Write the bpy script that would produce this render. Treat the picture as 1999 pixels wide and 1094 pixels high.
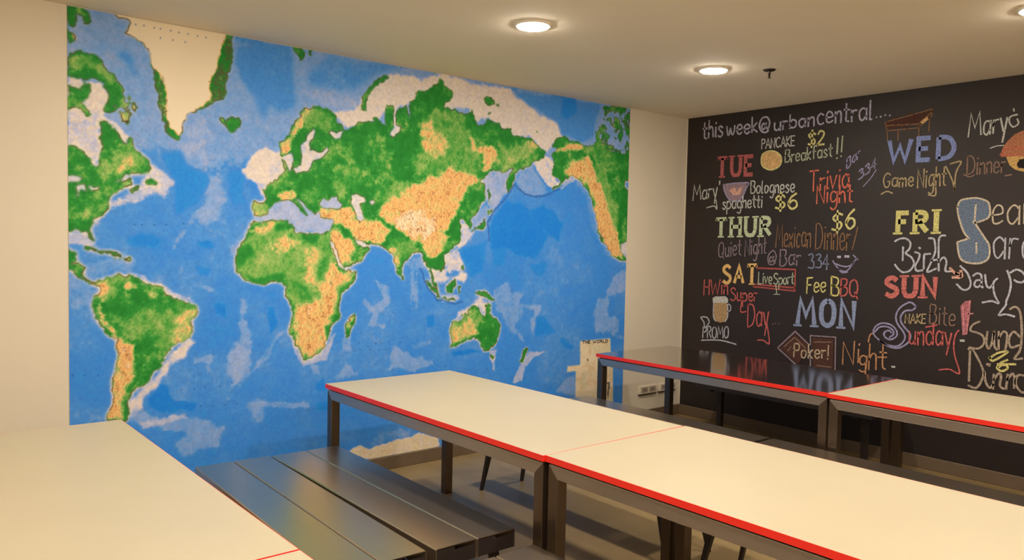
import bpy, bmesh, math, random
import numpy as np
from mathutils import Matrix, Vector
for o in list(bpy.data.objects): bpy.data.objects.remove(o, do_unlink=True)
S = bpy.context.scene; C = S.collection
R = math.radians
rnd = random.Random(7)

# ------------------------------------------------------------------ camera, world, exposure
cam_d = bpy.data.cameras.new('camera'); cam = bpy.data.objects.new('camera', cam_d); C.objects.link(cam)
cam_d.sensor_width = 36.0; cam_d.lens = 1538.933 / 1999.0 * 36.0
cam_d.clip_start = 0.05
_r, _u, _f = (Vector(v) for v in ([0.770568,-0.637023,0.020644], [0.014807,0.050275,0.998626], [0.637186,0.769203,-0.048173]))
cam.matrix_world = Matrix(((_r.x, _u.x, -_f.x, -5.8082), (_r.y, _u.y, -_f.y, -4.5624), (_r.z, _u.z, -_f.z, 1.5487), (0, 0, 0, 1)))
S.camera = cam
W = bpy.data.worlds.new('world'); S.world = W; W.use_nodes = True
W.node_tree.nodes['Background'].inputs[0].default_value = (0.9, 0.75, 0.55, 1)
W.node_tree.nodes['Background'].inputs[1].default_value = 0.02
S.view_settings.view_transform = 'Standard'; S.view_settings.look = 'None'
S.view_settings.gamma = 1.0; S.view_settings.exposure = 0.0; S.view_settings.use_curve_mapping = False
LAMP = 270.0                       # radiance of the downlight diffusers
LAMP_COL = (1.0, 0.885, 0.735)
H = 2.699                            # room height
XL, YF = -8.2, -7.6                # far sides of the room, behind and left of the camera

# ------------------------------------------------------------------ materials
def lin(c):
    a = np.asarray(c, float) / 255.0
    return np.where(a <= 0.04045, a / 12.92, ((a + 0.055) / 1.055) ** 2.4)
def mat(name, col, rough=0.6, metal=0.0, var=0.0, scale=6.0, bump=0.0, bscale=60.0, emit=None, stretch=None, spec=0.5, detail=4.0):
    m = bpy.data.materials.new(name); m.use_nodes = True
    nt = m.node_tree; b = nt.nodes['Principled BSDF']
    b.inputs['Roughness'].default_value = rough; b.inputs['Metallic'].default_value = metal
    b.inputs['Specular IOR Level'].default_value = spec
    c4 = (*col, 1); b.inputs['Base Color'].default_value = c4
    tc = nt.nodes.new('ShaderNodeTexCoord'); mp = nt.nodes.new('ShaderNodeMapping')
    nt.links.new(tc.outputs['Object'], mp.inputs[0])
    if stretch: mp.inputs['Scale'].default_value = stretch
    if var:
        n = nt.nodes.new('ShaderNodeTexNoise'); n.inputs['Scale'].default_value = scale; n.inputs['Detail'].default_value = detail
        nt.links.new(mp.outputs[0], n.inputs['Vector'])
        mx = nt.nodes.new('ShaderNodeMix'); mx.data_type = 'RGBA'
        mx.inputs[6].default_value = (*[max(0, x * (1 - var)) for x in col], 1)
        mx.inputs[7].default_value = (*[min(1, x * (1 + var)) for x in col], 1)
        nt.links.new(n.outputs['Fac'], mx.inputs[0]); nt.links.new(mx.outputs[2], b.inputs['Base Color'])
    if bump:
        n2 = nt.nodes.new('ShaderNodeTexNoise'); n2.inputs['Scale'].default_value = bscale; n2.inputs['Detail'].default_value = 3
        nt.links.new(mp.outputs[0], n2.inputs['Vector'])
        bp = nt.nodes.new('ShaderNodeBump'); bp.inputs['Strength'].default_value = bump; bp.inputs['Distance'].default_value = 0.002
        nt.links.new(n2.outputs['Fac'], bp.inputs['Height']); nt.links.new(bp.outputs[0], b.inputs['Normal'])
    if emit:
        b.inputs['Emission Color'].default_value = (*emit[0], 1); b.inputs['Emission Strength'].default_value = emit[1]
    return m
M = {}
M['wall'] = mat('cream_paint', (0.78, 0.715, 0.595), 0.75, var=0.03, scale=2.0, bump=0.15, bscale=90)
M['ceiling'] = mat('ceiling_paint', (0.86, 0.77, 0.62), 0.9, var=0.03, scale=1.5, bump=0.1, bscale=120)
M['floor'] = mat('sealed_concrete', (0.30, 0.21, 0.098), 0.45, var=0.3, scale=3.5, bump=0.1, bscale=30, detail=8)
M['skirting'] = mat('grey_brown_skirting', (0.165, 0.118, 0.076), 0.5, var=0.15, scale=5)
M['laminate'] = mat('white_laminate', (0.53, 0.468, 0.335), 0.42, var=0.05, scale=3.0)
M['red'] = mat('red_edge_band', (0.86, 0.03, 0.018), 0.4)
M['mirror_steel'] = mat('polished_steel_top', (0.58, 0.53, 0.48), 0.11, 1.0, bump=0.02, bscale=200, stretch=(1, 0.05, 1))
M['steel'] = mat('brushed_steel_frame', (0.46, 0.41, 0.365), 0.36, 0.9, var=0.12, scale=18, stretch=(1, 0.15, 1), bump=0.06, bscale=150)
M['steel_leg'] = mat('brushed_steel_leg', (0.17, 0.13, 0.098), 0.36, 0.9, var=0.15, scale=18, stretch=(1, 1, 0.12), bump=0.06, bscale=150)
M['bench'] = mat('brushed_bench_steel', (0.50, 0.43, 0.35), 0.28, 0.95, var=0.1, scale=9, stretch=(1, 0.2, 1), bump=0.05, bscale=140)
M['black_steel'] = mat('dark_bench_steel', (0.055, 0.045, 0.042), 0.45, 0.4, var=0.2, scale=12)
M['bench_end'] = mat('dark_end_plate', (0.026, 0.018, 0.017), 0.5, 0.0, var=0.2, scale=12)
M['board'] = mat('blackboard_paint', (0.0195, 0.0125, 0.0125), 0.55, var=0.25, scale=5, bump=0.08, bscale=80)
M['plastic'] = mat('white_plastic', (0.80, 0.72, 0.58), 0.4)
M['socket'] = mat('grey_socket_face', (0.40, 0.34, 0.28), 0.5)
M['slot_and_shadow'] = mat('dark_slot_and_shadow', (0.03, 0.025, 0.02), 0.6)  # pin slots, and the painted shadow strip below each outlet
M['trim_white'] = mat('white_lamp_trim', (0.85, 0.80, 0.70), 0.5)
M['lamp'] = mat('lamp_diffuser', (0.9, 0.85, 0.75), 0.5, emit=(LAMP_COL, LAMP))
M['brass_dark'] = mat('dark_sprinkler_metal', (0.05, 0.035, 0.025), 0.4, 0.6)
M['ink'] = mat('map_ink', (0.035, 0.03, 0.028), 0.8)

# ------------------------------------------------------------------ mesh helpers
def obj(name, bm, m, parent=None, bevel=0.0, smooth=False):
    me = bpy.data.meshes.new(name)
    bmesh.ops.recalc_face_normals(bm, faces=bm.faces[:])
    bm.to_mesh(me); bm.free()
    me.materials.append(m)
    if smooth:
        for p in me.polygons: p.use_smooth = True
    o = bpy.data.objects.new(name, me); C.objects.link(o)
    if parent: o.parent = parent
    if bevel:
        b = o.modifiers.new('bevel', 'BEVEL'); b.width = bevel; b.segments = 2; b.limit_method = 'ANGLE'
    return o
def box(bm, x0, x1, y0, y1, z0, z1):
    v = [bm.verts.new((x, y, z)) for x in (x0, x1) for y in (y0, y1) for z in (z0, z1)]
    for f in ((0, 1, 3, 2), (4, 6, 7, 5), (0, 4, 5, 1), (2, 3, 7, 6), (0, 2, 6, 4), (1, 5, 7, 3)):
        bm.faces.new([v[i] for i in f])
def hexa(bm, p):                    # eight points: four below (loop), four above (loop)
    v = [bm.verts.new(q) for q in p]
    for f in ((3, 2, 1, 0), (4, 5, 6, 7), (0, 1, 5, 4), (1, 2, 6, 5), (2, 3, 7, 6), (3, 0, 4, 7)):
        bm.faces.new([v[i] for i in f])
def prism(bm, poly, fn):            # polygon swept between two ends: fn(p, 0) and fn(p, 1)
    a = [bm.verts.new(fn(p, 0)) for p in poly]; b = [bm.verts.new(fn(p, 1)) for p in poly]
    n = len(poly)
    bm.faces.new(a); bm.faces.new(b)
    for i in range(n): bm.faces.new((a[i], a[(i + 1) % n], b[(i + 1) % n], b[i]))
def lathe(bm, prof, n=32):
    rings = [[bm.verts.new((r * math.cos(2 * math.pi * i / n), r * math.sin(2 * math.pi * i / n), z)) for i in range(n)] for r, z in prof]
    for a, b in zip(rings, rings[1:]):
        for i in range(n): bm.faces.new((a[i], a[(i + 1) % n], b[(i + 1) % n], b[i]))
    return rings
def thing(name, label, cat, loc=(0, 0, 0), rz=0.0, group=None):
    o = bpy.data.objects.new(name, None); C.objects.link(o)
    o.empty_display_size = 0.1
    o.location = loc; o.rotation_euler = (0, 0, rz); o['label'] = label; o['category'] = cat
    if group: o['group'] = group
    return o
def struct(name, bm, m):
    o = obj(name, bm, m); o['kind'] = 'structure'; return o
def dup(root, loc, rz, label):
    r = root.copy(); C.objects.link(r); r.location = loc; r.rotation_euler = (0, 0, rz); r['label'] = label
    for ch in list(root.children):
        c = ch.copy(); C.objects.link(c); c.parent = r
        for g in list(ch.children):
            d = g.copy(); C.objects.link(d); d.parent = c
    return r

# ------------------------------------------------------------------ room shell
def slab(name, m, *b):
    bm = bmesh.new(); box(bm, *b); return struct(name, bm, m)
T_ = 0.12
slab('floor', M['floor'], XL - T_, T_, YF - T_, T_, -0.1, 0)
slab('ceiling', M['ceiling'], XL - T_, T_, YF - T_, T_, H, H + 0.1)
slab('wall_back', M['wall'], XL, 0, 0, T_, 0, H)
slab('wall_right', M['wall'], 0, T_, YF, T_, 0, H)
slab('wall_left', M['wall'], XL - T_, XL, YF, T_, 0, H)
slab('wall_front', M['wall'], XL - T_, T_, YF - T_, YF, 0, H)
ZB = 0.090
bm = bmesh.new(); box(bm, XL, -0.014, -0.014, 0, 0, ZB); o = struct('baseboard_back', bm, M['skirting'])
b = o.modifiers.new('bevel', 'BEVEL'); b.width = 0.003
bm = bmesh.new(); box(bm, -0.014, 0, YF, 0, 0, ZB); o = struct('baseboard_right', bm, M['skirting'])
b = o.modifiers.new('bevel', 'BEVEL'); b.width = 0.003

# ------------------------------------------------------------------ downlights (recessed, the room's only lamps)
def make_downlight():
    t = thing('ceiling_downlight', 'x', 'ceiling light', (0, 0, H), 0, 'round opal ceiling downlights')
    bm = bmesh.new()
    lathe(bm, [(0.078, -0.001), (0.086, -0.010), (0.092, -0.010), (0.096, -0.001)], 40)
    obj('trim_ring', bm, M['trim_white'], t, smooth=True)
    bm = bmesh.new()
    r = lathe(bm, [(0.083, -0.0095), (0.081, -0.0135), (0.070, -0.0165), (0.045, -0.019), (0.020, -0.0195)], 40)
    bm.faces.new(r[-1]); bm.faces.new(r[0])
    obj('diffuser', bm, M['lamp'], t, smooth=True)
    return t
dl = make_downlight()
DL = [(-3.045, -1.358, 'glowing round downlight nearest the top middle of the photo, above the map side'),
      (-1.505, -1.381, 'glowing round downlight beside the ceiling sprinkler, in front of the chalkboard'),
      (-1.510, -3.232, 'round downlight at the right edge of the frame, over the chalkboard tables')]
DLX = [(x, y, 'round ceiling downlight outside the picture, behind or above the camera') for x, y in
       ((-4.57, -1.36), (-3.03, -3.23), (-4.57, -3.23), (-6.1, -3.23), (-7.4, -3.23), (-1.49, -5.1), (-3.03, -5.1), (-4.57, -5.1), (-6.1, -5.1), (-3.03, -6.8), (-5.5, -6.8))]
for i, (x, y, lb) in enumerate(DL + DLX):
    if i == 0: dl.location = (x, y, H); dl['label'] = lb
    else: dup(dl, (x, y, H), 0, lb)

# ------------------------------------------------------------------ ceiling sprinkler
t = thing('fire_sprinkler', 'small dark sprinkler head hanging from the ceiling right of a downlight', 'sprinkler', (-1.250, -1.628, H))
bm = bmesh.new(); r = lathe(bm, [(0.040, -0.0005), (0.040, -0.004), (0.030, -0.010), (0.014, -0.013)], 24); bm.faces.new(r[-1])
obj('escutcheon', bm, M['brass_dark'], t, smooth=True)
bm = bmesh.new(); r = lathe(bm, [(0.009, -0.012), (0.009, -0.030), (0.006, -0.033), (0.004, -0.052)], 16); bm.faces.new(r[-1])
obj('bulb_stem', bm, M['brass_dark'], t, smooth=True)
bm = bmesh.new()
for s in (-1, 1): hexa(bm, [(s * 0.010, -0.002, -0.030), (s * 0.013, -0.002, -0.030), (s * 0.013, 0.002, -0.030), (s * 0.010, 0.002, -0.030),
                            (s * 0.002, -0.002, -0.052), (s * 0.005, -0.002, -0.052), (s * 0.005, 0.002, -0.052), (s * 0.002, 0.002, -0.052)])
obj('frame_arms', bm, M['brass_dark'], t)
bm = bmesh.new(); r = lathe(bm, [(0.012, -0.052), (0.012, -0.055)], 20); bm.faces.new(r[0]); bm.faces.new(r[1])
obj('deflector', bm, M['brass_dark'], t)

# ------------------------------------------------------------------ tables
TW, TL = 0.835, 1.787
def make_table(top_mat, label):
    t = thing('dining_table', label, 'table', group='long tables with red edges')
    hw, hl = TW / 2, TL / 2; e = 0.0014
    bm = bmesh.new(); box(bm, -hw + e, hw - e, -hl + e, hl - e, 0.7265, 0.75)
    top = obj('tabletop', bm, top_mat, t)
    bm = bmesh.new()
    ring = [(-hw, -hl), (hw, -hl), (hw, hl), (-hw, hl)]; inn = [(-hw + e, -hl + e), (hw - e, -hl + e), (hw - e, hl - e), (-hw + e, hl - e)]
    for i in range(4):
        j = (i + 1) % 4
        hexa(bm, [(*ring[i], 0.7262), (*ring[j], 0.7262), (*inn[j], 0.7262), (*inn[i], 0.7262), (*ring[i], 0.7499), (*ring[j], 0.7499), (*inn[j], 0.7499), (*inn[i], 0.7499)])
    o = obj('edge_band', bm, M['red'], top); o['label'] = 'bright red edge band around the tabletop'
    g = 0.009; w = 0.05; z1 = 0.718; a = hl - g; c = hw - g
    bm = bmesh.new(); box(bm, -c + 0.012, c - 0.012, -a + 0.012, a - 0.012, z1 - 0.001, 0.7262)
    obj('top_spacer', bm, M['black_steel'], t)
    for s in (-1, 1):
        x0, x1 = sorted((s * c, s * (c - w)))
        bm = bmesh.new()
        hexa(bm, [(x0, -a + w, z1 - w), (x1, -a + w, z1 - w), (x1, a - w, z1 - w), (x0, a - w, z1 - w), (x0, -a, z1), (x1, -a, z1), (x1, a, z1), (x0, a, z1)])
        obj('long_rail', bm, M['steel'], t, bevel=0.002)
        bm = bmesh.new(); y0, y1 = sorted((s * a, s * (a - w)))
        box(bm, -c + w, c - w, y0, y1, z1 - w, z1)
        obj('end_rail', bm, M['steel'], t, bevel=0.002)
        for q in (-1, 1):
            bm = bmesh.new(); yo, yi = q * a, q * (a - w)
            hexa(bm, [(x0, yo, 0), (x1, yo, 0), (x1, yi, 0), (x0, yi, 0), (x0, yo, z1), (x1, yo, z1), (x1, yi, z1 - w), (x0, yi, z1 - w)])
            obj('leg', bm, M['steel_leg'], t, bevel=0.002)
    return t
t1 = make_table(M['laminate'], 'white table at the far left, its end before the left part of the map')
t1.location = (-5.368, -1.800, 0)
GAP = TL + 0.006
dup(t1, (-5.368, -1.800 - GAP, 0), 0, 'white table at the bottom left edge, only its corner and red seam showing')
dup(t1, (-3.428, -1.500, 0), R(0.15), 'middle white table, its short end toward the map, benches along its left side')
dup(t1, (-3.416, -1.496 - GAP, 0), R(-0.1), 'large white table nearest the camera at the bottom right')
t4 = make_table(M['mirror_steel'], 'table with dark mirror-like top reflecting the chalkboard, in the corner of the room')
t4.location = (-1.270, -1.458, 0)
dup(t1, (-1.290, -1.458 - GAP, 0), 0, 'white table at the right edge, before the chalkboard, joining the mirror-topped table')

# ------------------------------------------------------------------ benches
BW, BL, BH = 0.362, 1.49, 0.45
def make_bench(label, inset_foot=0.0, taper=True, black=False):
    t = thing('steel_bench', label, 'bench', group='long steel benches beside the tables')
    hl = BL / 2; pw = (BW - 0.004) / 2; th = 0.003; dp = 0.072
    for s in (-1, 1):
        x0 = -BW / 2 if s < 0 else BW / 2 - pw
        x1 = x0 + pw; r = 0.004
        prof = [(x0, BH - dp), (x0, BH - r), (x0 + r, BH), (x1 - r, BH), (x1, BH - r), (x1, BH - dp), (x1 - th, BH - dp), (x1 - th, BH - th - r), (x1 - th - r, BH - th), (x0 + th + r, BH - th), (x0 + th, BH - th - r), (x0 + th, BH - dp)]
        bm = bmesh.new(); prism(bm, prof, lambda p, k: (p[0], -hl if k == 0 else hl, p[1]))
        obj('plank', bm, M['black_steel'] if black else M['bench'], t)
        for q in (-1, 1):
            y0, y1 = sorted((q * (hl - 0.002), q * (hl - 0.006)))
            a = x0 + th + 0.0005; b = x1 - th - 0.0005; zt = BH - th - 0.004
            m1 = a + (b - a) * 0.46; m2 = a + (b - a) * 0.96
            pl = [(a, BH - dp), (b, BH - dp), (b, zt), (m2, zt), (m2, zt - 0.013), (m1, zt - 0.013), (m1, zt), (a, zt)]
            bm = bmesh.new(); prism(bm, pl, lambda p, k: (p[0], y0 if k == 0 else y1, p[1]))
            obj('end_plate', bm, M['bench_end'], t)
    for q in (-1, 1):
        bm = bmesh.new(); yc = q * (hl - 0.13); box(bm, -BW / 2 + 0.01, BW / 2 - 0.01, yc - 0.025, yc + 0.025, BH - dp - 0.02, BH - dp)
        obj('cross_rail', bm, M['black_steel'], t)
        for s in ((0,) if black else (-1, 1)):
            zt = BH - dp - 0.02; yt = q * (hl - (0.13 if black else 0.095)); yf = q * (hl - inset_foot - 0.012); xo = s * (BW / 2 - 0.035)
            a = 0.017 if taper else 0.022; f = 0.009 if taper else 0.02; xf = s * (BW / 2 - 0.016)
            bm = bmesh.new()
            hexa(bm, [(xf - f, yf - f, 0), (xf + f, yf - f, 0), (xf + f, yf + f, 0), (xf - f, yf + f, 0), (xo - a, yt - a, zt), (xo + a, yt - a, zt), (xo + a, yt + a, zt), (xo - a, yt + a, zt)])
            obj('leg', bm, M['black_steel'], t, bevel=0.001)
    return t
bA = make_bench('steel bench beside the far left table, its near end against a second bench')
def bplace(b, x0, y0, rz=0.0): b.location = (x0 + BW / 2, y0 - BL / 2, 0); b.rotation_euler.z = rz
bplace(bA, -4.617, -0.775, R(-1.6))
def bdup(x0, y0, label, rz=0.0): bplace(dup(bA, (0, 0, 0), 0, label), x0, y0, rz)
bdup(-4.237, -0.795, 'steel bench along the left side of the middle white table, dark slots in its end', R(-0.6))
bdup(-4.292, -2.455, 'steel bench at the bottom edge along the nearest white table, only one corner showing')
bdup(-2.860, -0.715, 'steel bench behind the middle white table, only its thin legs showing under it')
bdup(-2.860, -2.365, 'steel bench hidden behind the nearest white table, leg tips seen beneath its apron')
bdup(-2.130, -0.560, 'steel bench in front of the mirror-topped table, seen behind the middle white table')
bdup(-2.130, -2.075, 'steel bench along the back edge of the nearest white table, toward the right edge')
bF = make_bench('black single-legged bench between the mirror-topped table and the chalkboard', 0.118, False, True)
bplace(bF, -0.47, -0.530)

# ------------------------------------------------------------------ power outlets low on the cream strip
def make_outlet():
    t = thing('power_outlet', 'x', 'outlet', group='power outlets under the mirror-topped table')
    bm = bmesh.new(); box(bm, -0.118, 0.118, -0.022, 0, -0.036, 0.036); obj('faceplate', bm, M['plastic'], t, bevel=0.006)
    for k in (-0.052, 0.052):
        bm = bmesh.new(); box(bm, k - 0.042, k + 0.042, -0.0245, -0.0215, -0.022, 0.024); s = obj('socket', bm, M['socket'], t, bevel=0.002)
        bm = bmesh.new()
        for dx in (-0.012, 0.012): box(bm, k + dx - 0.003, k + dx + 0.003, -0.0255, -0.024, -0.010, 0.010)
        obj('pin_slots', bm, M['slot_and_shadow'], s)
    bm = bmesh.new(); box(bm, -0.112, 0.112, -0.018, 0, -0.046, -0.036); obj('lower_shadow_strip', bm, M['slot_and_shadow'], t)  # dark strip standing in for the shadow beneath the faceplate
    return t
o1 = make_outlet(); o1.location = (-0.455, -0.0005, 0.272); o1['label'] = 'cream double power outlet low on the wall, nearer the map'
dup(o1, (-0.190, -0.0005, 0.272), 0, 'cream double power outlet low on the wall, nearer the chalkboard')

# ------------------------------------------------------------------ world map mural
X0, MW = -4.983, 4.211                # left edge and width of the print
Z0, Z1 = 0.092, H - 0.004
LAND = [[[188,2741],[207,2690],[282,2669],[287,2649],[262,2601],[312,2588],[358,2570],[384,2531],[404,2468],[415,2393],[425,2329],[436,2253],[446,2187],[468,2134],[500,2098],[543,2065],[556,2104],[576,2177],[621,2228],[677,2280],[775,2324],[798,2368],[803,2450],[833,2560],[844,2690],[873,2835]],[[-6,2699],[45,2696],[87,2684],[96,2647],[89,2622],[68,2613],[63,2648],[31,2652],[40,2618],[30,2595],[-2,2589]],[[-7,2568],[30,2559],[41,2525],[20,2509],[-7,2501]],[[-8,2455],[39,2478],[86,2476],[134,2473],[163,2446],[177,2411],[211,2385],[251,2337],[291,2278],[332,2239],[311,2199],[281,2211],[296,2159],[280,2122],[250,2130],[210,2155],[186,2178],[152,2180],[201,2255],[186,2296],[152,2333],[104,2348],[66,2337],[29,2347],[-8,2357]],[[-8,2310],[29,2290],[52,2288],[76,2333],[99,2321],[94,2273],[66,2227],[85,2187],[108,2159],[75,2149],[47,2193],[-9,2160]],[[147,2121],[176,2119],[210,2101],[235,2071],[250,2035],[280,2027],[295,2066],[321,2009],[362,1958],[399,1916],[388,1891],[341,1873],[290,1870],[259,1851],[221,1816],[290,1853],[302,1799],[249,1780],[209,1750],[184,1711],[164,1667],[150,1635],[130,1607],[137,1620],[103,1587],[119,1530],[114,1505],[97,1524],[85,1561],[35,1566],[-20,1559],[-10,1984],[27,1987],[64,1964],[93,1940],[102,1904],[117,1889],[136,1907],[141,1950],[156,1994],[151,2036],[142,2078]],[[372,1848],[404,1861],[430,1840],[419,1815],[367,1828]],[[285,1768],[346,1804],[353,1796],[295,1762]],[[74,1479],[113,1473],[171,1448],[248,1429],[242,1416],[183,1425],[113,1457],[74,1465]],[[254,1422],[302,1422],[296,1409],[260,1411]],[[-21,1456],[34,1454],[28,1416],[12,1397],[-21,1393]],[[-21,1388],[45,1391],[73,1372],[70,1334],[99,1302],[136,1312],[159,1295],[153,1275],[124,1280],[84,1293],[50,1332],[-22,1360]],[[153,1304],[182,1326],[235,1341],[259,1332],[314,1329],[350,1305],[388,1284],[438,1270],[463,1249],[476,1215],[527,1194],[580,1178],[633,1156],[655,1121],[641,1087],[613,1060],[607,1005],[580,959],[502,923],[489,876],[450,852],[437,813],[399,789],[393,749],[349,740],[325,716],[294,673],[269,642],[282,601],[266,547],[175,555],[186,613],[198,677],[210,754],[222,871],[228,975],[181,1017],[146,1070],[123,1135],[112,1168],[124,1212],[147,1237],[153,1275]],[[769,2219],[787,2224],[804,2208],[828,2231],[858,2223],[882,2234],[895,2198],[864,2165],[828,2154],[793,2181],[804,2194],[775,2200]],[[1213,2695],[1269,2701],[1273,2659],[1246,2618],[1225,2648]],[[1300,2694],[1331,2700],[1324,2653],[1306,2658]],[[1858,2624],[1868,2601],[1810,2566],[1755,2522],[1715,2469],[1704,2408],[1702,2366],[1668,2385],[1681,2453],[1714,2529],[1768,2584]],[[1119,2112],[1160,2144],[1189,2175],[1219,2246],[1254,2306],[1303,2346],[1377,2367],[1427,2356],[1491,2311],[1531,2269],[1544,2235],[1583,2245],[1623,2279],[1676,2297],[1772,2302],[1757,2336],[1827,2314],[1863,2291],[1840,2376],[1868,2443],[1903,2435],[1925,2386],[1961,2415],[1997,2444],[2028,2361],[2020,2460],[2070,2485],[2069,2528],[2113,2566],[2059,2493],[2086,2543],[2155,2581],[2239,2617],[2260,2658],[2289,2653],[2297,2619],[2370,2593],[2378,2547],[2328,2498],[2314,2467],[2417,2467],[2493,2458],[2546,2477],[2570,2413],[2586,2377],[2664,2405],[2711,2435],[2792,2413],[2809,2377],[2908,2374],[2925,2338],[3010,2334],[3113,2344],[3184,2298],[3257,2252],[3241,2198],[3153,2151],[3102,2127],[3017,2088],[2950,2058],[2960,2007],[2936,1954],[2895,1919],[2877,1963],[2884,2015],[2932,2095],[2882,2079],[2850,2070],[2720,2067],[2658,2000],[2643,1974],[2675,1951],[2692,1914],[2677,1851],[2631,1786],[2601,1747],[2555,1723],[2543,1702],[2565,1665],[2541,1634],[2522,1676],[2486,1718],[2448,1702],[2468,1656],[2484,1595],[2455,1533],[2393,1495],[2342,1458],[2312,1453],[2328,1414],[2339,1366],[2310,1329],[2264,1333],[2235,1348],[2214,1352],[2224,1306],[2254,1257],[2269,1203],[2244,1243],[2211,1294],[2196,1354],[2181,1402],[2152,1414],[2147,1450],[2105,1485],[2077,1496],[2133,1464],[2073,1455],[2050,1444],[1999,1394],[1986,1343],[1982,1295],[1957,1306],[1927,1369],[1904,1454],[1875,1481],[1839,1511],[1783,1523],[1741,1516],[1714,1510],[1742,1479],[1715,1443],[1674,1406],[1594,1376],[1551,1365],[1514,1424],[1474,1506],[1461,1559],[1460,1630],[1460,1624],[1284,1613],[1187,1642],[1069,1650],[966,1654],[955,1670],[955,1752],[1028,1756],[1040,1784],[1011,1827],[1057,1863],[1126,1901],[1161,1937],[1137,2002],[1137,2034]],[[978,1636],[1069,1646],[1175,1658],[1181,1622],[1242,1583],[1285,1590],[1309,1574],[1384,1581],[1448,1588],[1467,1565],[1455,1500],[1501,1418],[1548,1352],[1581,1338],[1645,1345],[1635,1291],[1569,1226],[1523,1179],[1511,1120],[1531,1071],[1518,1024],[1467,990],[1461,931],[1429,897],[1417,851],[1366,819],[1291,792],[1266,815],[1241,886],[1204,993],[1222,1072],[1203,1131],[1173,1189],[1172,1258],[1130,1275],[1095,1287],[1037,1266],[968,1270],[912,1304],[868,1349],[862,1416],[884,1504],[917,1559],[955,1615]],[[1638,1073],[1648,1030],[1612,934],[1586,915],[1569,949],[1578,1009]],[[1972,1303],[1994,1299],[1994,1280],[1979,1280]],[[2715,1934],[2732,1891],[2718,1825],[2709,1865]],[[2703,1786],[2756,1779],[2720,1743]],[[2690,1732],[2707,1688],[2666,1639],[2604,1628],[2557,1612],[2616,1654],[2673,1685]],[[2548,1677],[2568,1672],[2560,1640],[2544,1652]],[[2172,1277],[2208,1258],[2266,1203],[2307,1150],[2282,1160],[2223,1210]],[[2289,1140],[2341,1128],[2434,1121],[2433,1131],[2341,1141]],[[2346,1238],[2398,1255],[2430,1282],[2437,1242],[2407,1179],[2354,1195]],[[2459,1217],[2489,1226],[2467,1198],[2484,1177],[2457,1180]],[[2606,1189],[2677,1195],[2758,1160],[2795,1117],[2735,1119],[2694,1136],[2646,1163]],[[2392,960],[2434,977],[2487,986],[2496,1030],[2540,1015],[2562,1058],[2608,1082],[2648,1068],[2646,1030],[2698,996],[2720,1084],[2745,1045],[2762,993],[2812,965],[2850,911],[2840,847],[2800,774],[2752,746],[2703,752],[2662,806],[2606,848],[2544,846],[2498,817],[2437,800],[2407,811],[2393,886]],[[2745,711],[2789,705],[2775,672]],[[3103,737],[3133,738],[3125,706],[3057,631],[3019,626],[3064,680]],[[2485,1402],[2504,1377],[2494,1338],[2471,1359]],[[3319,2298],[3380,2373],[3454,2391],[3530,2365],[3646,2349],[3686,2332],[3784,2348],[3823,2387],[3795,2496],[3838,2524],[3962,2485],[4048,2423],[4026,2335],[4104,2327],[4157,2361],[4265,2356],[4275,2122],[4167,2100],[4197,2014],[4281,1990],[4297,1590],[4135,1561],[4138,1476],[4204,1454],[4304,1417],[4305,1395],[4109,1417],[4022,1458],[3914,1575],[3839,1659],[3934,1584],[3849,1668],[3821,1780],[3798,1850],[3755,1932],[3677,2023],[3598,2073],[3540,2079],[3465,2053],[3429,2008],[3357,1963],[3338,1975],[3407,2009],[3432,2051],[3368,2060],[3325,2098],[3359,2167],[3321,2231],[3375,2263]],[[3824,2625],[3913,2685],[4272,2730],[4286,2387],[4157,2361],[4069,2425],[3981,2530],[3918,2563]],[[4071,2640],[4253,2662],[4265,2371],[4156,2375],[4135,2460],[4096,2528]],[[2652,2580],[2739,2588],[2759,2553],[2676,2540]],[[2772,2563],[2816,2531],[2780,2537]],[[3150,2400],[3178,2396],[3164,2380]],[[2697,2487],[2722,2482],[2710,2463]],[[2212,2694],[2235,2692],[2226,2682]]]
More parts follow.
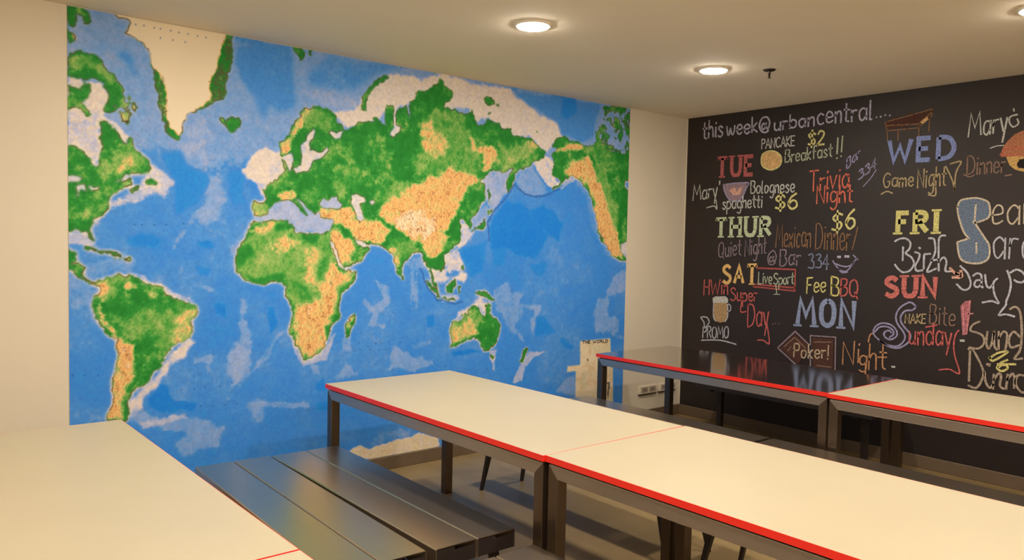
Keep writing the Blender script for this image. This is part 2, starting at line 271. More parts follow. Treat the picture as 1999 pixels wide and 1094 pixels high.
WATER = [[[1052,1674],[1069,1719],[1104,1757],[1139,1770],[1192,1775],[1216,1748],[1278,1696],[1311,1685],[1290,1717],[1234,1769],[1212,1787],[1259,1775],[1308,1729],[1352,1690],[1379,1711],[1390,1674],[1479,1666],[1466,1624],[1441,1582],[1397,1575],[1322,1593],[1285,1579],[1242,1587],[1187,1633],[1175,1655],[1069,1650],[967,1640],[955,1670],[1012,1661]],[[1389,1756],[1407,1792],[1439,1779],[1471,1804],[1516,1811],[1510,1791],[1547,1757],[1524,1729],[1459,1733],[1421,1728]],[[1602,1825],[1642,1839],[1696,1824],[1699,1794],[1659,1774],[1690,1733],[1691,1675],[1664,1657],[1637,1683],[1629,1743],[1600,1777]],[[1744,1809],[1772,1810],[1772,1773],[1749,1766]],[[1341,2216],[1356,2192],[1314,2131],[1320,2086],[1404,2087],[1436,2110],[1445,2085],[1392,2061],[1340,2028],[1308,1962],[1233,1944],[1203,1968],[1251,1989],[1262,2035],[1258,2114],[1298,2175]],[[1131,2026],[1190,2057],[1206,2008],[1191,1937],[1163,1999]],[[1447,2225],[1492,2212],[1542,2229],[1521,2180],[1486,2168],[1464,2192]],[[1910,2446],[1928,2387],[1924,2300],[1966,2302],[1949,2257],[1906,2228],[1882,2240],[1907,2286]],[[1611,1568],[1645,1539],[1707,1522],[1725,1507],[1693,1495],[1652,1512]],[[1463,1542],[1490,1489],[1517,1430],[1559,1360],[1530,1370],[1498,1418],[1472,1477]],[[-11,1838],[35,1844],[68,1819],[45,1805],[17,1808],[-11,1810]],[[30,1788],[73,1799],[87,1765],[49,1774],[40,1736]],[[92,1792],[145,1795],[140,1774],[106,1772]],[[1457,1276],[1466,1264],[1457,1252]],[[4136,1534],[4189,1570],[4298,1578],[4303,1447],[4193,1461],[4145,1479]]]
ZONES = [["o","lav",42,0.9,[[-69,2708],[4275,2713],[4291,2325],[2934,2093],[1171,1962],[771,1932],[492,1995],[284,2004],[160,2125],[-28,2104]]],["o","lav2",21,0.7,[[565,2167],[688,2204],[711,2137],[677,2018],[805,1924],[599,1909],[532,1983]]],["o","deepd",24,0.8,[[863,2633],[1017,2692],[1168,2685],[1204,2569],[1242,2350],[1112,2289],[1019,2344],[907,2416]]],["o","deepd",24,0.6,[[1500,2684],[1949,2703],[1907,2666],[1767,2632],[1633,2517],[1451,2492],[1277,2479],[1300,2595]]],["o","lav2",14,0.6,[[1229,2416],[1502,2487],[1661,2402],[1530,2304],[1377,2378]]],["o","deepd",21,0.8,[[222,2514],[292,2505],[342,2361],[291,2397]]],["o","deepd",21,0.6,[[874,2555],[1033,2700],[1035,2219],[923,2385]]],["o","cream",10,0.9,[[1453,2330],[1635,2375],[1714,2529],[1865,2641],[1993,2660],[2193,2646],[2057,2643],[2295,2690],[2611,2675],[2933,2683],[3107,2564],[3396,2466],[3473,2393],[3327,2338],[3293,2242],[3221,2262],[3113,2357],[2925,2351],[2694,2452],[2586,2390],[2538,2482],[2314,2473],[2070,2491],[1997,2451],[1772,2308],[1557,2237]]],["o","cream",8,0.85,[[942,1998],[976,2044],[1067,2063],[1172,2061],[1173,1938],[1011,1838],[932,1877],[898,1918]]],["o","cream",7,0.8,[[-8,2357],[29,2342],[152,2333],[201,2255],[152,2180],[250,2121],[290,2071],[270,2026],[230,2076],[152,2121],[151,1972],[112,1889],[64,1964],[-10,1984]]],["o","cream",7,0.6,[[95,2336],[152,2333],[201,2266],[162,2186],[85,2219]]],["o","cream",10,0.75,[[404,1928],[511,1857],[543,1836],[489,1748],[435,1768],[341,1757],[259,1715],[179,1652],[140,1592],[111,1591],[189,1712],[290,1782],[362,1836]]],["o","cream",10,0.85,[[266,543],[300,665],[393,749],[450,839],[502,919],[593,979],[620,977],[567,884],[489,836],[437,718],[387,683],[362,605],[287,534]]],["o","cream",7,0.7,[[314,1338],[388,1304],[476,1256],[541,1207],[647,1162],[567,1186],[463,1229]]],["o","grey",10,0.7,[[324,609],[437,542],[647,536],[730,448],[786,412],[758,330],[648,332],[567,275],[488,357],[567,428],[412,477],[312,531]]],["o","cream",6,0.5,[[349,526],[567,539],[594,522],[361,484]]],["o","cream",7,0.8,[[901,1919],[974,2056],[1049,2075],[1063,1820],[1013,1781],[975,1852]]],["o","grey",8,0.65,[[678,1891],[735,1895],[782,1769],[759,1651],[690,1608],[646,1637],[540,1525],[515,1404],[527,1539],[619,1650],[577,1605],[621,1646],[689,1741]]],["o","grey",10,0.7,[[897,1204],[948,1174],[927,1059],[957,869],[928,785],[987,750],[871,674],[814,594],[842,763],[827,865],[870,904]]],["o","grey",7,0.55,[[607,867],[722,872],[729,773],[702,776],[701,825],[620,825]]],["o","grey",7,0.4,[[646,1280],[770,1236],[770,1200],[701,1223]]],["o","grey",8,0.6,[[958,578],[1051,553],[1052,419],[989,428],[929,523]]],["o","grey",8,0.6,[[836,947],[959,872],[959,782],[870,679],[815,751]]],["o","grey",6,0.5,[[1086,908],[1180,994],[1168,960],[1097,885],[1074,818],[971,736],[826,584],[815,596],[971,759]]],["o","grey",7,0.6,[[961,558],[1318,528],[1319,493],[961,519]]],["o","grey",7,0.65,[[1758,1296],[1828,1257],[1886,1231],[1902,1131],[1817,1059],[1790,986],[1861,995],[1861,976],[1734,989],[1775,1061],[1691,1138],[1704,1174],[1788,1110],[1858,1157],[1815,1220]]],["o","grey",8,0.65,[[1535,697],[1575,730],[1683,672],[1684,641],[1470,649]]],["o","grey",10,0.75,[[1935,852],[1994,822],[2084,777],[2230,688],[2231,648],[1894,678],[1907,778]]],["o","grey",6,0.5,[[2068,843],[2227,859],[2227,826],[2084,803]]],["o","grey",6,0.5,[[1341,762],[1386,746],[1386,693],[1355,696]]],["o","grey",6,0.6,[[1546,902],[1613,910],[1600,813],[1547,817]]],["o","cream",6,0.6,[[1248,851],[1291,789],[1417,839],[1467,919],[1519,976],[1468,859],[1443,789],[1329,763],[1292,754],[1230,829],[1192,947],[1204,981]]],["o","grey",6,0.5,[[823,1503],[867,1525],[856,1449],[834,1449]]],["o","grey",7,0.55,[[1999,1394],[2163,1458],[2165,1368],[2089,1355],[2079,1074],[2064,1074],[2052,1343]]],["o","grey",4,0.5,[[2081,1213],[2113,1414],[2118,1093],[2098,1046]]],["o","grey",11,0.7,[[4049,1300],[4220,1328],[4226,1180],[4036,1111],[3999,966],[4150,916],[4134,783],[3861,792],[3804,975],[3871,1087],[3993,1127]]],["o","grey",7,0.55,[[4026,804],[4244,747],[4245,717],[4049,766]]],["o","grey",10,0.65,[[2774,1172],[2904,1273],[2940,1181],[3060,1165],[3010,1100],[3239,1066],[3190,893],[3158,787],[3137,896],[3186,1027],[3045,1059],[3066,953],[2981,904],[3071,766],[2983,825],[2896,935],[2877,1014],[2810,1055]]],["o","cream",6,0.7,[[2991,520],[3057,621],[3142,708],[3304,696],[3197,663],[3094,564],[3079,485],[2992,480]]],["o","cream",6,0.7,[[2736,750],[2817,744],[2787,643],[2805,590],[2772,605]]],["o","grey",8,0.6,[[3426,368],[3632,488],[3658,301]]],["o","cream",8,0.85,[[2148,1414],[2206,1342],[2265,1257],[2338,1256],[2442,1304],[2516,1402],[2468,1489],[2334,1451],[2344,1353],[2278,1324],[2471,1340],[2533,1328],[2504,1253],[2458,1266]]],["o","cream",8,0.8,[[2433,1007],[2569,1089],[2646,1175],[2711,1097],[2713,1008],[2648,1074],[2555,1027],[2494,1005],[2404,972]]],["o","cream",6,0.6,[[2311,1171],[2460,1155],[2461,1118],[2326,1122]]],["o","cream",8,0.8,[[2433,1704],[2540,1683],[2557,1609],[2604,1623],[2483,1496],[2394,1459],[2467,1545],[2481,1607]]],["o","lavp",10,0.85,[[2673,2013],[2882,2079],[2948,2122],[2884,2027],[2871,1899],[2759,1766],[2711,1752],[2692,1889]]],["o","lav2",8,0.7,[[2555,1721],[2694,1814],[2697,1688],[2588,1647],[2548,1683]]],["o","cream",7,0.85,[[3152,2217],[3294,2215],[3350,2167],[3325,2111],[3372,2047],[3429,2024],[3357,1965],[3283,1988],[3191,2075],[3144,2163]]],["o","lav2",7,0.5,[[2967,2033],[3120,2109],[3192,2048],[3283,1974],[3303,1929],[3161,1901],[3038,1934]]],["o","lav",7,0.6,[[3597,2076],[3718,1972],[3802,1850],[3827,1724],[3956,1556],[4044,1449],[3960,1449],[3789,1652],[3744,1792],[3700,1930],[3600,2007]]],["o","cream",7,0.6,[[3465,2053],[3597,2083],[3677,2026],[3598,2062],[3486,2000],[3412,1955]]],["o","deepd",14,0.75,[[2916,2681],[3407,2682],[3852,2691],[3798,2510],[3782,2397],[3646,2362],[3472,2407],[3395,2479],[3248,2542],[3071,2586]]],["o","deep",10,0.7,[[3427,2658],[3558,2674],[3599,2598],[3506,2532],[3430,2551]]],["o","lav",6,0.6,[[3885,2350],[4114,2343],[4148,2563],[4064,2553],[4030,2335]]],["o","deep",11,0.85,[[2776,1741],[2888,1848],[3023,1855],[3130,1768],[3276,1626],[3425,1575],[3457,1712],[3363,1777],[3288,1841],[3111,1807],[3130,1741],[3313,1613],[3174,1445],[2766,1499],[2715,1613]]],["o","deep",13,0.7,[[2499,1489],[2637,1528],[2716,1554],[2674,1314],[2549,1302]]],["o","deep",11,0.6,[[2763,1606],[3168,1642],[3171,1562],[2898,1467],[2868,1364],[2785,1377]]],["o","deep",10,0.6,[[3123,1389],[3301,1402],[3250,1281],[3161,1296]]],["o","deep",8,0.7,[[3188,960],[3314,968],[3392,841],[3192,832]]],["o","deep",7,0.8,[[2198,1018],[2255,1028],[2257,943],[2199,934]]],["o","deep",6,0.9,[[2408,761],[2545,776],[2672,742],[2546,732],[2424,725]]],["o","deep",7,0.7,[[3469,781],[3624,715],[3586,689],[3451,754]]],["o","deep",7,0.9,[[399,668],[450,730],[489,713],[541,618],[647,599],[620,560],[463,568],[399,600]]],["o","deep",10,0.75,[[278,1508],[351,1561],[451,1524],[438,1457],[290,1482]]],["o","deep",7,0.8,[[639,1513],[700,1528],[741,1494],[660,1486]]],["o","deep",7,0.8,[[728,1153],[798,1150],[798,1079],[742,1096]]],["o","deep",7,0.6,[[619,1390],[728,1362],[700,1327],[646,1335]]],["o","deep",6,0.85,[[1055,1125],[1096,1123],[1114,997],[1074,954],[1062,1023]]],["o","deep",6,0.8,[[1368,629],[1418,660],[1432,575],[1381,580]]],["o","deep",6,0.7,[[1369,510],[1472,523],[1472,458],[1382,468]]],["o","deep",11,0.6,[[457,1999],[532,2017],[599,1909],[689,1869],[644,1716],[532,1654],[532,1824]]],["o","deep",11,0.5,[[782,1899],[877,1929],[926,1729],[830,1724]]],["o","ant",7,1.0,[[1592,126],[1629,181],[1686,207],[1764,178],[1904,183],[2048,198],[2143,212],[2309,142],[2322,75],[1746,88]]],["o","grey",8,0.5,[[1764,186],[1842,263],[1985,261],[2090,211],[1883,186]]],["o","grey",7,0.4,[[75,626],[192,651],[179,561],[98,572]]],["o","lav",8,0.5,[[79,1391],[351,1417],[314,1338],[194,1339],[113,1302]]],["o","lav",10,0.6,[[-22,1316],[101,1289],[112,1174],[-23,1154]]],["o","cream",6,0.7,[[-20,1552],[80,1560],[97,1517],[137,1493],[102,1479],[-21,1490]]],["l","ice",3,1.0,[[201,2723],[207,2690],[282,2669],[292,2634],[272,2592],[312,2583],[358,2564],[384,2525],[404,2458],[436,2440],[468,2379],[473,2201],[489,2125],[532,2090],[554,2121],[576,2168],[621,2230],[677,2283],[722,2335],[711,2391],[757,2501],[791,2657],[803,2705]]],["l","tan",4,0.9,[[30,2544],[67,2561],[115,2548],[105,2521],[39,2509]]],["l","lg",8,0.8,[[-8,2455],[95,2482],[182,2412],[291,2278],[332,2229],[261,2252],[211,2342],[114,2402],[-8,2383]]],["l","tan",4,0.6,[[251,2272],[311,2226],[291,2137],[240,2131],[211,2171]]],["l","lg",10,0.8,[[200,1987],[301,2051],[383,1937],[341,1879],[260,1862],[200,1858]]],["l","tan",7,0.6,[[220,1913],[290,1962],[331,1911],[229,1871]]],["l","tan",4,0.4,[[53,1647],[150,1737],[101,1627]]],["l","tan",6,0.95,[[153,1282],[188,1313],[206,1262],[159,1211],[152,1147],[181,1055],[252,999],[313,943],[313,863],[288,746],[257,657],[275,551],[180,564],[222,871],[222,975],[123,1123]]],["l","pink",5,0.5,[[240,987],[301,957],[288,812],[252,816]]],["l","lg",10,0.85,[[182,1120],[313,1075],[387,1125],[528,1132],[647,1142],[620,1060],[593,965],[476,904],[425,908],[400,1017],[350,1020],[313,969],[240,1026]]],["l","tan",7,0.6,[[528,1119],[633,1115],[593,965],[515,943]]],["l","tan",5,0.8,[[271,1280],[314,1296],[350,1265],[326,1246],[283,1253]]],["l","lg",6,0.7,[[182,1236],[253,1248],[241,1209],[194,1204]]],["l","tan",4,0.5,[[363,1245],[438,1230],[412,1210]]],["l","tan",4,0.9,[[1119,2112],[1183,2152],[1254,2295],[1315,2348],[1340,2339],[1255,2216],[1207,2132],[1172,2050],[1125,2046]]],["l","lg",7,0.6,[[1278,2321],[1427,2350],[1505,2266],[1454,2191],[1353,2226],[1291,2265]]],["l","tan",4,0.8,[[1103,1799],[1150,1835],[1240,1834],[1234,1800],[1150,1779]]],["l","tan",4,0.6,[[1204,1787],[1246,1778],[1320,1718],[1283,1728]]],["l","ol",4,0.8,[[955,1752],[1063,1746],[1069,1708],[1012,1661],[955,1670]]],["l","lg",7,0.6,[[1307,1844],[1381,1860],[1370,1743],[1320,1753],[1258,1807]]],["l","lg",10,0.35,[[1456,2028],[1666,2045],[1641,1863],[1458,1853]]],["l","lg",6,0.5,[[1732,2195],[1773,2199],[1749,1918],[1722,1916]]],["l","tan",6,0.95,[[1377,1720],[1459,1730],[1563,1752],[1630,1695],[1630,1671],[1698,1685],[1753,1663],[1837,1653],[1837,1641],[1895,1593],[1839,1518],[1727,1522],[1645,1545],[1591,1610],[1525,1644],[1460,1659],[1383,1663]]],["l","lg",11,0.7,[[2117,2349],[2314,2467],[2462,2461],[2621,2208],[2656,2062],[2503,2002],[2180,1956],[2068,1972]]],["l","tan",8,0.7,[[2103,2336],[2215,2366],[2318,2276],[2348,2220],[2248,2127],[2134,2164]]],["l","tan",6,0.9,[[2534,2323],[2574,2229],[2747,2251],[2823,2150],[2736,2068],[2656,2062],[2654,2161],[2544,2213]]],["l","tan",6,0.6,[[2879,2206],[3079,2327],[3184,2298],[3048,2195],[2849,2076]]],["l","lg",11,0.7,[[1806,1873],[1961,1944],[2065,1913],[1920,1817],[1779,1786]]],["l","tan",7,1.0,[[1808,1714],[1891,1828],[2035,1899],[2206,1986],[2180,1956],[2337,2038],[2517,2039],[2642,1999],[2519,1941],[2461,1803],[2389,1678],[2288,1579],[2262,1441],[2260,1547],[2204,1474],[2161,1485],[2131,1580],[2075,1590],[2162,1509],[2041,1558],[1923,1619],[1823,1665]]],["l","tan",6,0.9,[[2157,1671],[2273,1602],[2376,1605],[2334,1483],[2233,1441],[2176,1441],[2159,1552]]],["l","pink",7,1.0,[[1921,1718],[2008,1759],[2210,1781],[2128,1729],[2228,1709],[2258,1614],[2188,1553],[2103,1563],[2213,1587],[2071,1546],[1967,1595],[1923,1643]]],["l","lg",6,0.6,[[2318,1548],[2451,1562],[2378,1488],[2305,1475]]],["l","lg",10,0.75,[[1881,1518],[2071,1534],[2133,1470],[1999,1406],[1979,1318],[1927,1381]]],["l","tan",6,0.6,[[1903,1506],[1984,1444],[1971,1343],[1919,1394]]],["l","tan",7,0.95,[[1473,1618],[1538,1608],[1646,1491],[1633,1418],[1554,1370],[1501,1442],[1467,1536]]],["l","lg",7,0.92,[[967,1637],[1175,1658],[1187,1599],[1448,1583],[1461,1489],[1567,1346],[1634,1346],[1569,1226],[1517,1167],[1531,1059],[1467,990],[1366,819],[1266,803],[1198,993],[1222,1072],[1172,1258],[968,1273],[868,1351],[884,1504]]],["l","tan",6,0.85,[[933,1592],[978,1632],[1140,1649],[1081,1596],[967,1571]]],["l","tan",10,0.75,[[1082,1507],[1152,1530],[1224,1497],[1213,1451],[1106,1451]]],["l","tan",11,0.6,[[1188,1576],[1285,1487],[1213,1451],[1176,1542]]],["l","tan",13,0.7,[[1299,1383],[1360,1511],[1411,1465],[1387,1289],[1451,1264],[1350,1207],[1262,1290]]],["l","tan",7,0.95,[[1475,1406],[1541,1346],[1634,1339],[1595,1298],[1516,1251],[1504,1144],[1466,1098],[1441,1004],[1389,1124],[1413,1253]]],["l","tan",10,1.0,[[1215,1107],[1313,1150],[1440,1122],[1467,1002],[1429,909],[1391,829],[1266,815],[1204,993]]],["l","green",7,0.9,[[867,1449],[911,1504],[945,1483],[968,1417],[912,1384],[879,1351]]],["l","green",6,1.0,[[1278,1584],[1384,1575],[1360,1522],[1285,1521]]],["l","green",6,0.9,[[1104,1631],[1175,1644],[1181,1610],[1116,1575]]],["l","green",6,0.7,[[912,1318],[968,1306],[1178,1303],[1166,1258],[968,1273]]],["l","green",7,0.9,[[1523,1227],[1635,1297],[1569,1226],[1523,1179]]],["l","green",6,0.9,[[1422,993],[1506,1000],[1461,907],[1429,885]]],["l","green",8,0.45,[[1202,1257],[1312,1255],[1338,1149],[1227,1176]]],["l","green",8,0.4,[[1384,1546],[1448,1547],[1463,1311],[1387,1312]]],["l","tan",4,0.7,[[1597,1056],[1638,1042],[1599,935],[1579,936]]],["l","lg",8,0.9,[[2392,960],[2562,1052],[2649,1010],[2652,883],[2543,852],[2407,811]]],["l","tan",11,0.7,[[2404,935],[2541,978],[2635,973],[2621,885],[2436,859]]],["l","tan",6,0.9,[[3347,2287],[3475,2326],[3646,2356],[3668,2289],[3514,2289],[3384,2263]]],["l","tan",7,1.0,[[3463,2121],[3574,2212],[3769,2214],[3825,2063],[3984,1901],[4075,1732],[4102,1587],[4172,1450],[4023,1449],[3849,1668],[3802,1864],[3656,2052],[3521,2084]]],["l","tan",4,1.0,[[3850,1659],[4099,1665],[4083,1519],[4173,1417],[4001,1475]]],["l","lg",8,0.8,[[3809,2203],[3931,2212],[3979,2045],[4090,1878],[4102,1587],[3964,1900]]],["l","lg",8,0.6,[[2813,2225],[3011,2308],[3222,2236],[3119,2148],[2949,2083],[2752,2069]]],["l","lg",10,0.5,[[3725,2321],[4031,2306],[4080,2138],[3872,2151]]]]
LEGEND = [[3685,755],[4041,756],[4052,637],[4082,534],[4097,157],[3651,210],[3641,512],[3546,514],[3550,561],[3692,559]]
FRINGE = [[[410,2447],[457,2410],[468,2201],[489,2114],[457,2144],[436,2253],[425,2340]],[[803,2694],[850,2679],[803,2450],[798,2362],[769,2323],[677,2283],[711,2345],[711,2414],[757,2513],[791,2588]],[[203,2691],[282,2669],[292,2634],[262,2628]],[[576,2180],[677,2294],[769,2329],[621,2230]]]
NX = 1080; NZ = int(NX * (Z1 - Z0) / MW)
rng = np.random.default_rng(3)
GX, GZ = np.meshgrid(np.linspace(0, MW * 1000, NX), np.linspace(Z0 * 1000, Z1 * 1000, NZ))
CELL = MW * 1000 / (NX - 1)
def vnoise(cell):                   # smooth value noise, cell in mm
    gx = GX / cell; gz = GZ / cell
    nx, nz = int(gx.max()) + 3, int(gz.max()) + 3
    g = rng.random((nz, nx)); ix = gx.astype(int); iz = gz.astype(int)
    fx = gx - ix; fz = gz - iz; fx = fx * fx * (3 - 2 * fx); fz = fz * fz * (3 - 2 * fz)
    return (g[iz, ix] * (1 - fx) + g[iz, ix + 1] * fx) * (1 - fz) + (g[iz + 1, ix] * (1 - fx) + g[iz + 1, ix + 1] * fx) * fz
def fbm(cell, n=4, k=0.55):
    s = 0; a = 1; tot = 0
    for i in range(n): s = s + a * vnoise(cell / 2 ** i); tot += a; a *= k
    s = s - s.mean(); return s / s.std() * 0.22
WX = fbm(60, 5, 0.7) * 32; WZ = fbm(60, 5, 0.7) * 32
BX = fbm(160, 5, 0.65) * 90; BZ = fbm(160, 5, 0.65) * 90
def inside(poly, dx, dz):
    p = np.array(poly, float); pad = 60
    x0, z0 = p.min(0) - pad; x1, z1 = p.max(0) + pad
    c0 = max(0, int(x0 / CELL)); c1 = min(NX, int(x1 / CELL) + 2)
    r0 = max(0, int((z0 - Z0 * 1000) / CELL)); r1 = min(NZ, int((z1 - Z0 * 1000) / CELL) + 2)
    out = np.zeros((NZ, NX), bool)
    if c1 <= c0 or r1 <= r0: return out
    x = (GX + dx)[r0:r1, c0:c1]; z = (GZ + dz)[r0:r1, c0:c1]
    ins = np.zeros(x.shape, bool); n = len(p)
    for i in range(n):
        xa, za = p[i]; xb, zb = p[(i + 1) % n]
        if za == zb: continue
        ins ^= ((za > z) != (zb > z)) & (x < (xb - xa) * (z - za) / (zb - za) + xa)
    out[r0:r1, c0:c1] = ins
    return out
def blur(a, mm):
    r = max(1, int(round(mm / CELL)))
    a = a.astype(float)
    for _ in range(2):
        for ax in (0, 1):
            pw = [(0, 0), (0, 0)]; pw[ax] = (r + 1, r)
            c = np.cumsum(np.pad(a, pw, mode='edge'), axis=ax); n = a.shape[ax]
            a = (np.take(c, range(2 * r + 1, 2 * r + 1 + n), ax) - np.take(c, range(0, n), ax)) / (2 * r + 1)
    return a
land = np.zeros((NZ, NX), bool)
for p in LAND: land |= inside(p, WX, WZ)
MOT = fbm(46, 4, 0.75)
for p in [[[3812,2686],[4271,2744],[4290,2300],[4137,2301],[3927,2326],[3779,2494]],[[261,2306],[342,2317],[342,2098],[200,2084],[201,2169]]]: land &= ~(inside(p, WX, WZ) & (MOT > 0.02))
for p in WATER: land &= ~inside(p, WX * 0.6, WZ * 0.6)
def ramp(v, stops):
    xs = [q[0] for q in stops]
    return np.stack([np.interp(v, xs, [q[1][k] for q in stops]) for k in range(3)], -1)
def mixc(img, c, m): img += (np.array(c, float) - img) * m[..., None]
f1 = fbm(260, 6, 0.6); f2 = fbm(40, 5, 0.75); f3 = fbm(13, 3, 0.8); f4 = fbm(110, 6, 0.72); f5 = fbm(26, 4, 0.8)
# sea: one depth field (-1 trench blue ... 1 pale shelf); land: one height field (0 green plain ... 1 pale plateau)
DEPTH = dict(lav=0.44, lav2=0.58, lavp=0.66, cream=0.98, grey=0.56, deep=-0.95, deepd=0.02, ant=1.2)
HEIGHT = dict(green=0.02, lg=0.34, ol=0.46, tan=0.70, pink=0.97, ice=1.3)
sea = np.clip(f1 * 0.9, -0.16, 0.22) - 0.06
sea += (0.50 - sea) * np.clip(blur(land, 30) * 1.3, 0, 0.6) * np.clip(0.7 + f4 * 1.6, 0, 1)
sea += (0.95 - sea) * np.clip(blur(land, 12) * 2.3 - 0.05, 0, 0.85)
hgt = np.full((NZ, NX), 0.08) + np.clip(f4 * 0.55, -0.06, 0.26)
for lay, col, bl, st, p in ZONES:
    k = max(0.35, min(1, bl / 10)) * (0.55 if lay == 'o' else 0.95)
    m = blur(inside(p, BX * k, BZ * k), bl * (0.8 if lay == 'o' else 1.5))
    m = np.clip(m + f2 * 1.5 * m * (1 - m) * 2.2, 0, 1)
    if lay == 'o': sea += (DEPTH[col] - sea) * m * st
    else: hgt += (HEIGHT[col] - hgt) * m * st
for i, p in enumerate(WATER): sea += ((0.60 if i == 0 else 0.66 if i == 1 else 0.84) - sea) * blur(inside(p, WX * 0.6, WZ * 0.6), 4)
sea += f2 * 0.17 + f5 * 0.07
seac = ramp(sea, [(-1.1, (20, 120, 228)), (-0.5, (44, 136, 228)), (-0.32, (52, 138, 222)), (-0.22, (60, 134, 210)), (0.16, (76, 142, 206)), (0.30, (112, 156, 206)), (0.46, (136, 164, 204)), (0.58, (162, 174, 200)), (0.74, (190, 190, 204)), (0.86, (222, 206, 188)), (1.1, (232, 212, 182)), (1.3, (232, 204, 150))])
seac *= (1 + f3 * 0.10)[..., None]
h = hgt + (f2 * 0.26 + f5 * 0.16) * np.clip(0.45 + hgt, 0.4, 1.0) * (hgt < 1.15)
gl = ramp(h, [(-0.2, (24, 104, 38)), (0.0, (34, 126, 42)), (0.16, (52, 144, 52)), (0.28, (106, 164, 70)), (0.42, (150, 180, 92)), (0.52, (196, 188, 106)), (0.64, (238, 188, 112)), (0.78, (232, 170, 98)), (0.90, (240, 196, 138)), (1.05, (244, 212, 164)), (1.3, (240, 216, 174))])
gx = np.gradient(f5 + f2, axis=1); gx /= gx.std()
relief = np.clip(0.35 + hgt * 0.9, 0, 1.1) * (hgt < 1.15)
gl *= (1 - np.clip(gx * 0.05, -0.1, 0.2) * relief)[..., None]
mixc(gl, (150, 84, 40), np.clip(f3 * 1.6 + f5 * 1.3 - 0.34, 0, 0.7) * np.clip((hgt - 0.42) * 3, 0, 1) * (hgt < 1.1))
for p in FRINGE:
    m = blur(inside(p, WX, WZ), 5) * np.clip(0.5 + f3 * 2.0 + f5, 0, 1); mixc(gl, (84, 92, 50), m * 0.95)
L = blur(land, 2.5)
img = seac * (1 - L[..., None]) + gl * L[..., None]
edge = np.clip(1 - np.abs(L - 0.62) / 0.36, 0, 1)
mixc(img, (78, 66, 28), edge * np.clip(0.6 + f2 * 1.4, 0.2, 0.95))
# island-arc trenches, graticule and rows of tiny ocean lettering marks
def stroke(pts, w, col, st):
    m = np.zeros((NZ, NX))
    for (xa, za), (xb, zb) in zip(pts, pts[1:]):
        dx, dz = xb - xa, zb - za; tt = np.clip(((GX + WX * .4 - xa) * dx + (GZ + WZ * .4 - za) * dz) / (dx * dx + dz * dz), 0, 1)
        dd = np.hypot(GX + WX * .4 - xa - tt * dx, GZ + WZ * .4 - za - tt * dz); m = np.maximum(m, np.clip(1.5 - dd / w, 0, 1))
    mixc(img, col, m * st)
for p, w in [[[[2960,1981],[3056,1915],[3161,1895],[3285,1918],[3412,1975]],7],[[[2952,1968],[2871,1873],[2759,1766],[2713,1689],[2724,1562]],7],[[[2135,1355],[2194,1223],[2282,1136],[2431,1100],[2491,1117]],6]]: stroke(p, w, (44, 92, 160), 0.7)
for p in [[[314,1600],[351,1601],[413,1603],[476,1604],[566,1614]],[[554,679],[627,678],[688,679],[771,677],[842,692]],[[661,576],[730,568],[800,567],[871,566]],[[1641,822],[1681,826],[1750,821],[1821,816],[1870,816]],[[1792,861],[1834,861],[1891,861]],[[322,2661],[363,2663],[415,2662],[447,2662],[500,2661],[543,2660],[592,2661],[642,2659],[688,2659]],[[447,2613],[511,2613],[576,2614]],[[14,811],[70,809],[134,800]],[[1669,871],[1821,868],[1979,858],[2051,1370],[2137,1159],[2493,743],[2729,611],[3163,1209],[3437,1040],[3498,874],[2848,1634],[3049,1561],[3264,1366]]]:
    for (x, z) in p: mixc(img, (34, 62, 120), np.clip(1.4 - np.hypot((GX - x) / 0.8, GZ - z) / 5, 0, 1) * 0.6)
lg = blur(inside(LEGEND, 0, 0), 2)
cr = np.empty_like(img); cr[:] = (236, 212, 166); mixc(cr, (222, 176, 112), np.clip(f2 * 1.6, 0, 0.5)); mixc(cr, (196, 190, 140), np.clip(-f4 * 2.0 - .1, 0, 0.4))
mixc(img, np.array((236, 212, 166)), lg * 0); img += (cr - img) * lg[..., None]
for (x, z, rx, rz_) in [[4038,344,13.64,24.8],[4030,287,9.92,37.2],[3778,594,8.68,9.92],[4031,377,18.6,7.4399999999999995]]: mixc(img, (70, 62, 48), np.clip(1.5 - np.hypot((GX - x) / rx, (GZ - z) / rz_) - f3, 0, 1) * 0.85)
MAP_GAIN = np.array((1.1,1.2,1.5))
colr = np.clip(lin(np.clip(img, 0, 255)) * MAP_GAIN, 0, 0.93)
me = bpy.data.meshes.new('world_map_mural')
YM = -0.003
co = np.stack([GX / 1000 + X0, np.full_like(GX, YM), GZ / 1000], -1).reshape(-1, 3)
idx = np.arange(NX * NZ).reshape(NZ, NX)
q = np.stack([idx[:-1, :-1], idx[:-1, 1:], idx[1:, 1:], idx[1:, :-1]], -1).reshape(-1, 4)
me.vertices.add(len(co)); me.vertices.foreach_set('co', co.astype(np.float32).ravel())
me.loops.add(q.size); me.loops.foreach_set('vertex_index', q.astype(np.int32).ravel())
me.polygons.add(len(q)); me.polygons.foreach_set('loop_start', np.arange(0, q.size, 4, dtype=np.int32))
me.update(calc_edges=True)
at = me.color_attributes.new('print', 'FLOAT_COLOR', 'POINT')
at.data.foreach_set('color', np.concatenate([colr, np.ones((NZ, NX, 1))], -1).astype(np.float32).ravel())
mm = bpy.data.materials.new('printed_map'); mm.use_nodes = True; nt = mm.node_tree; pb = nt.nodes['Principled BSDF']
va = nt.nodes.new('ShaderNodeVertexColor'); va.layer_name = 'print'
nt.links.new(va.outputs[0], pb.inputs['Base Color']); pb.inputs['Roughness'].default_value = 0.7; pb.inputs['Specular IOR Level'].default_value = 0.2
me.materials.append(mm)
mural = bpy.data.objects.new('world_map_mural', me); C.objects.link(mural)
mural['label'] = 'wall-sized printed world map with blue oceans and green and tan continents'; mural['category'] = 'wall map'

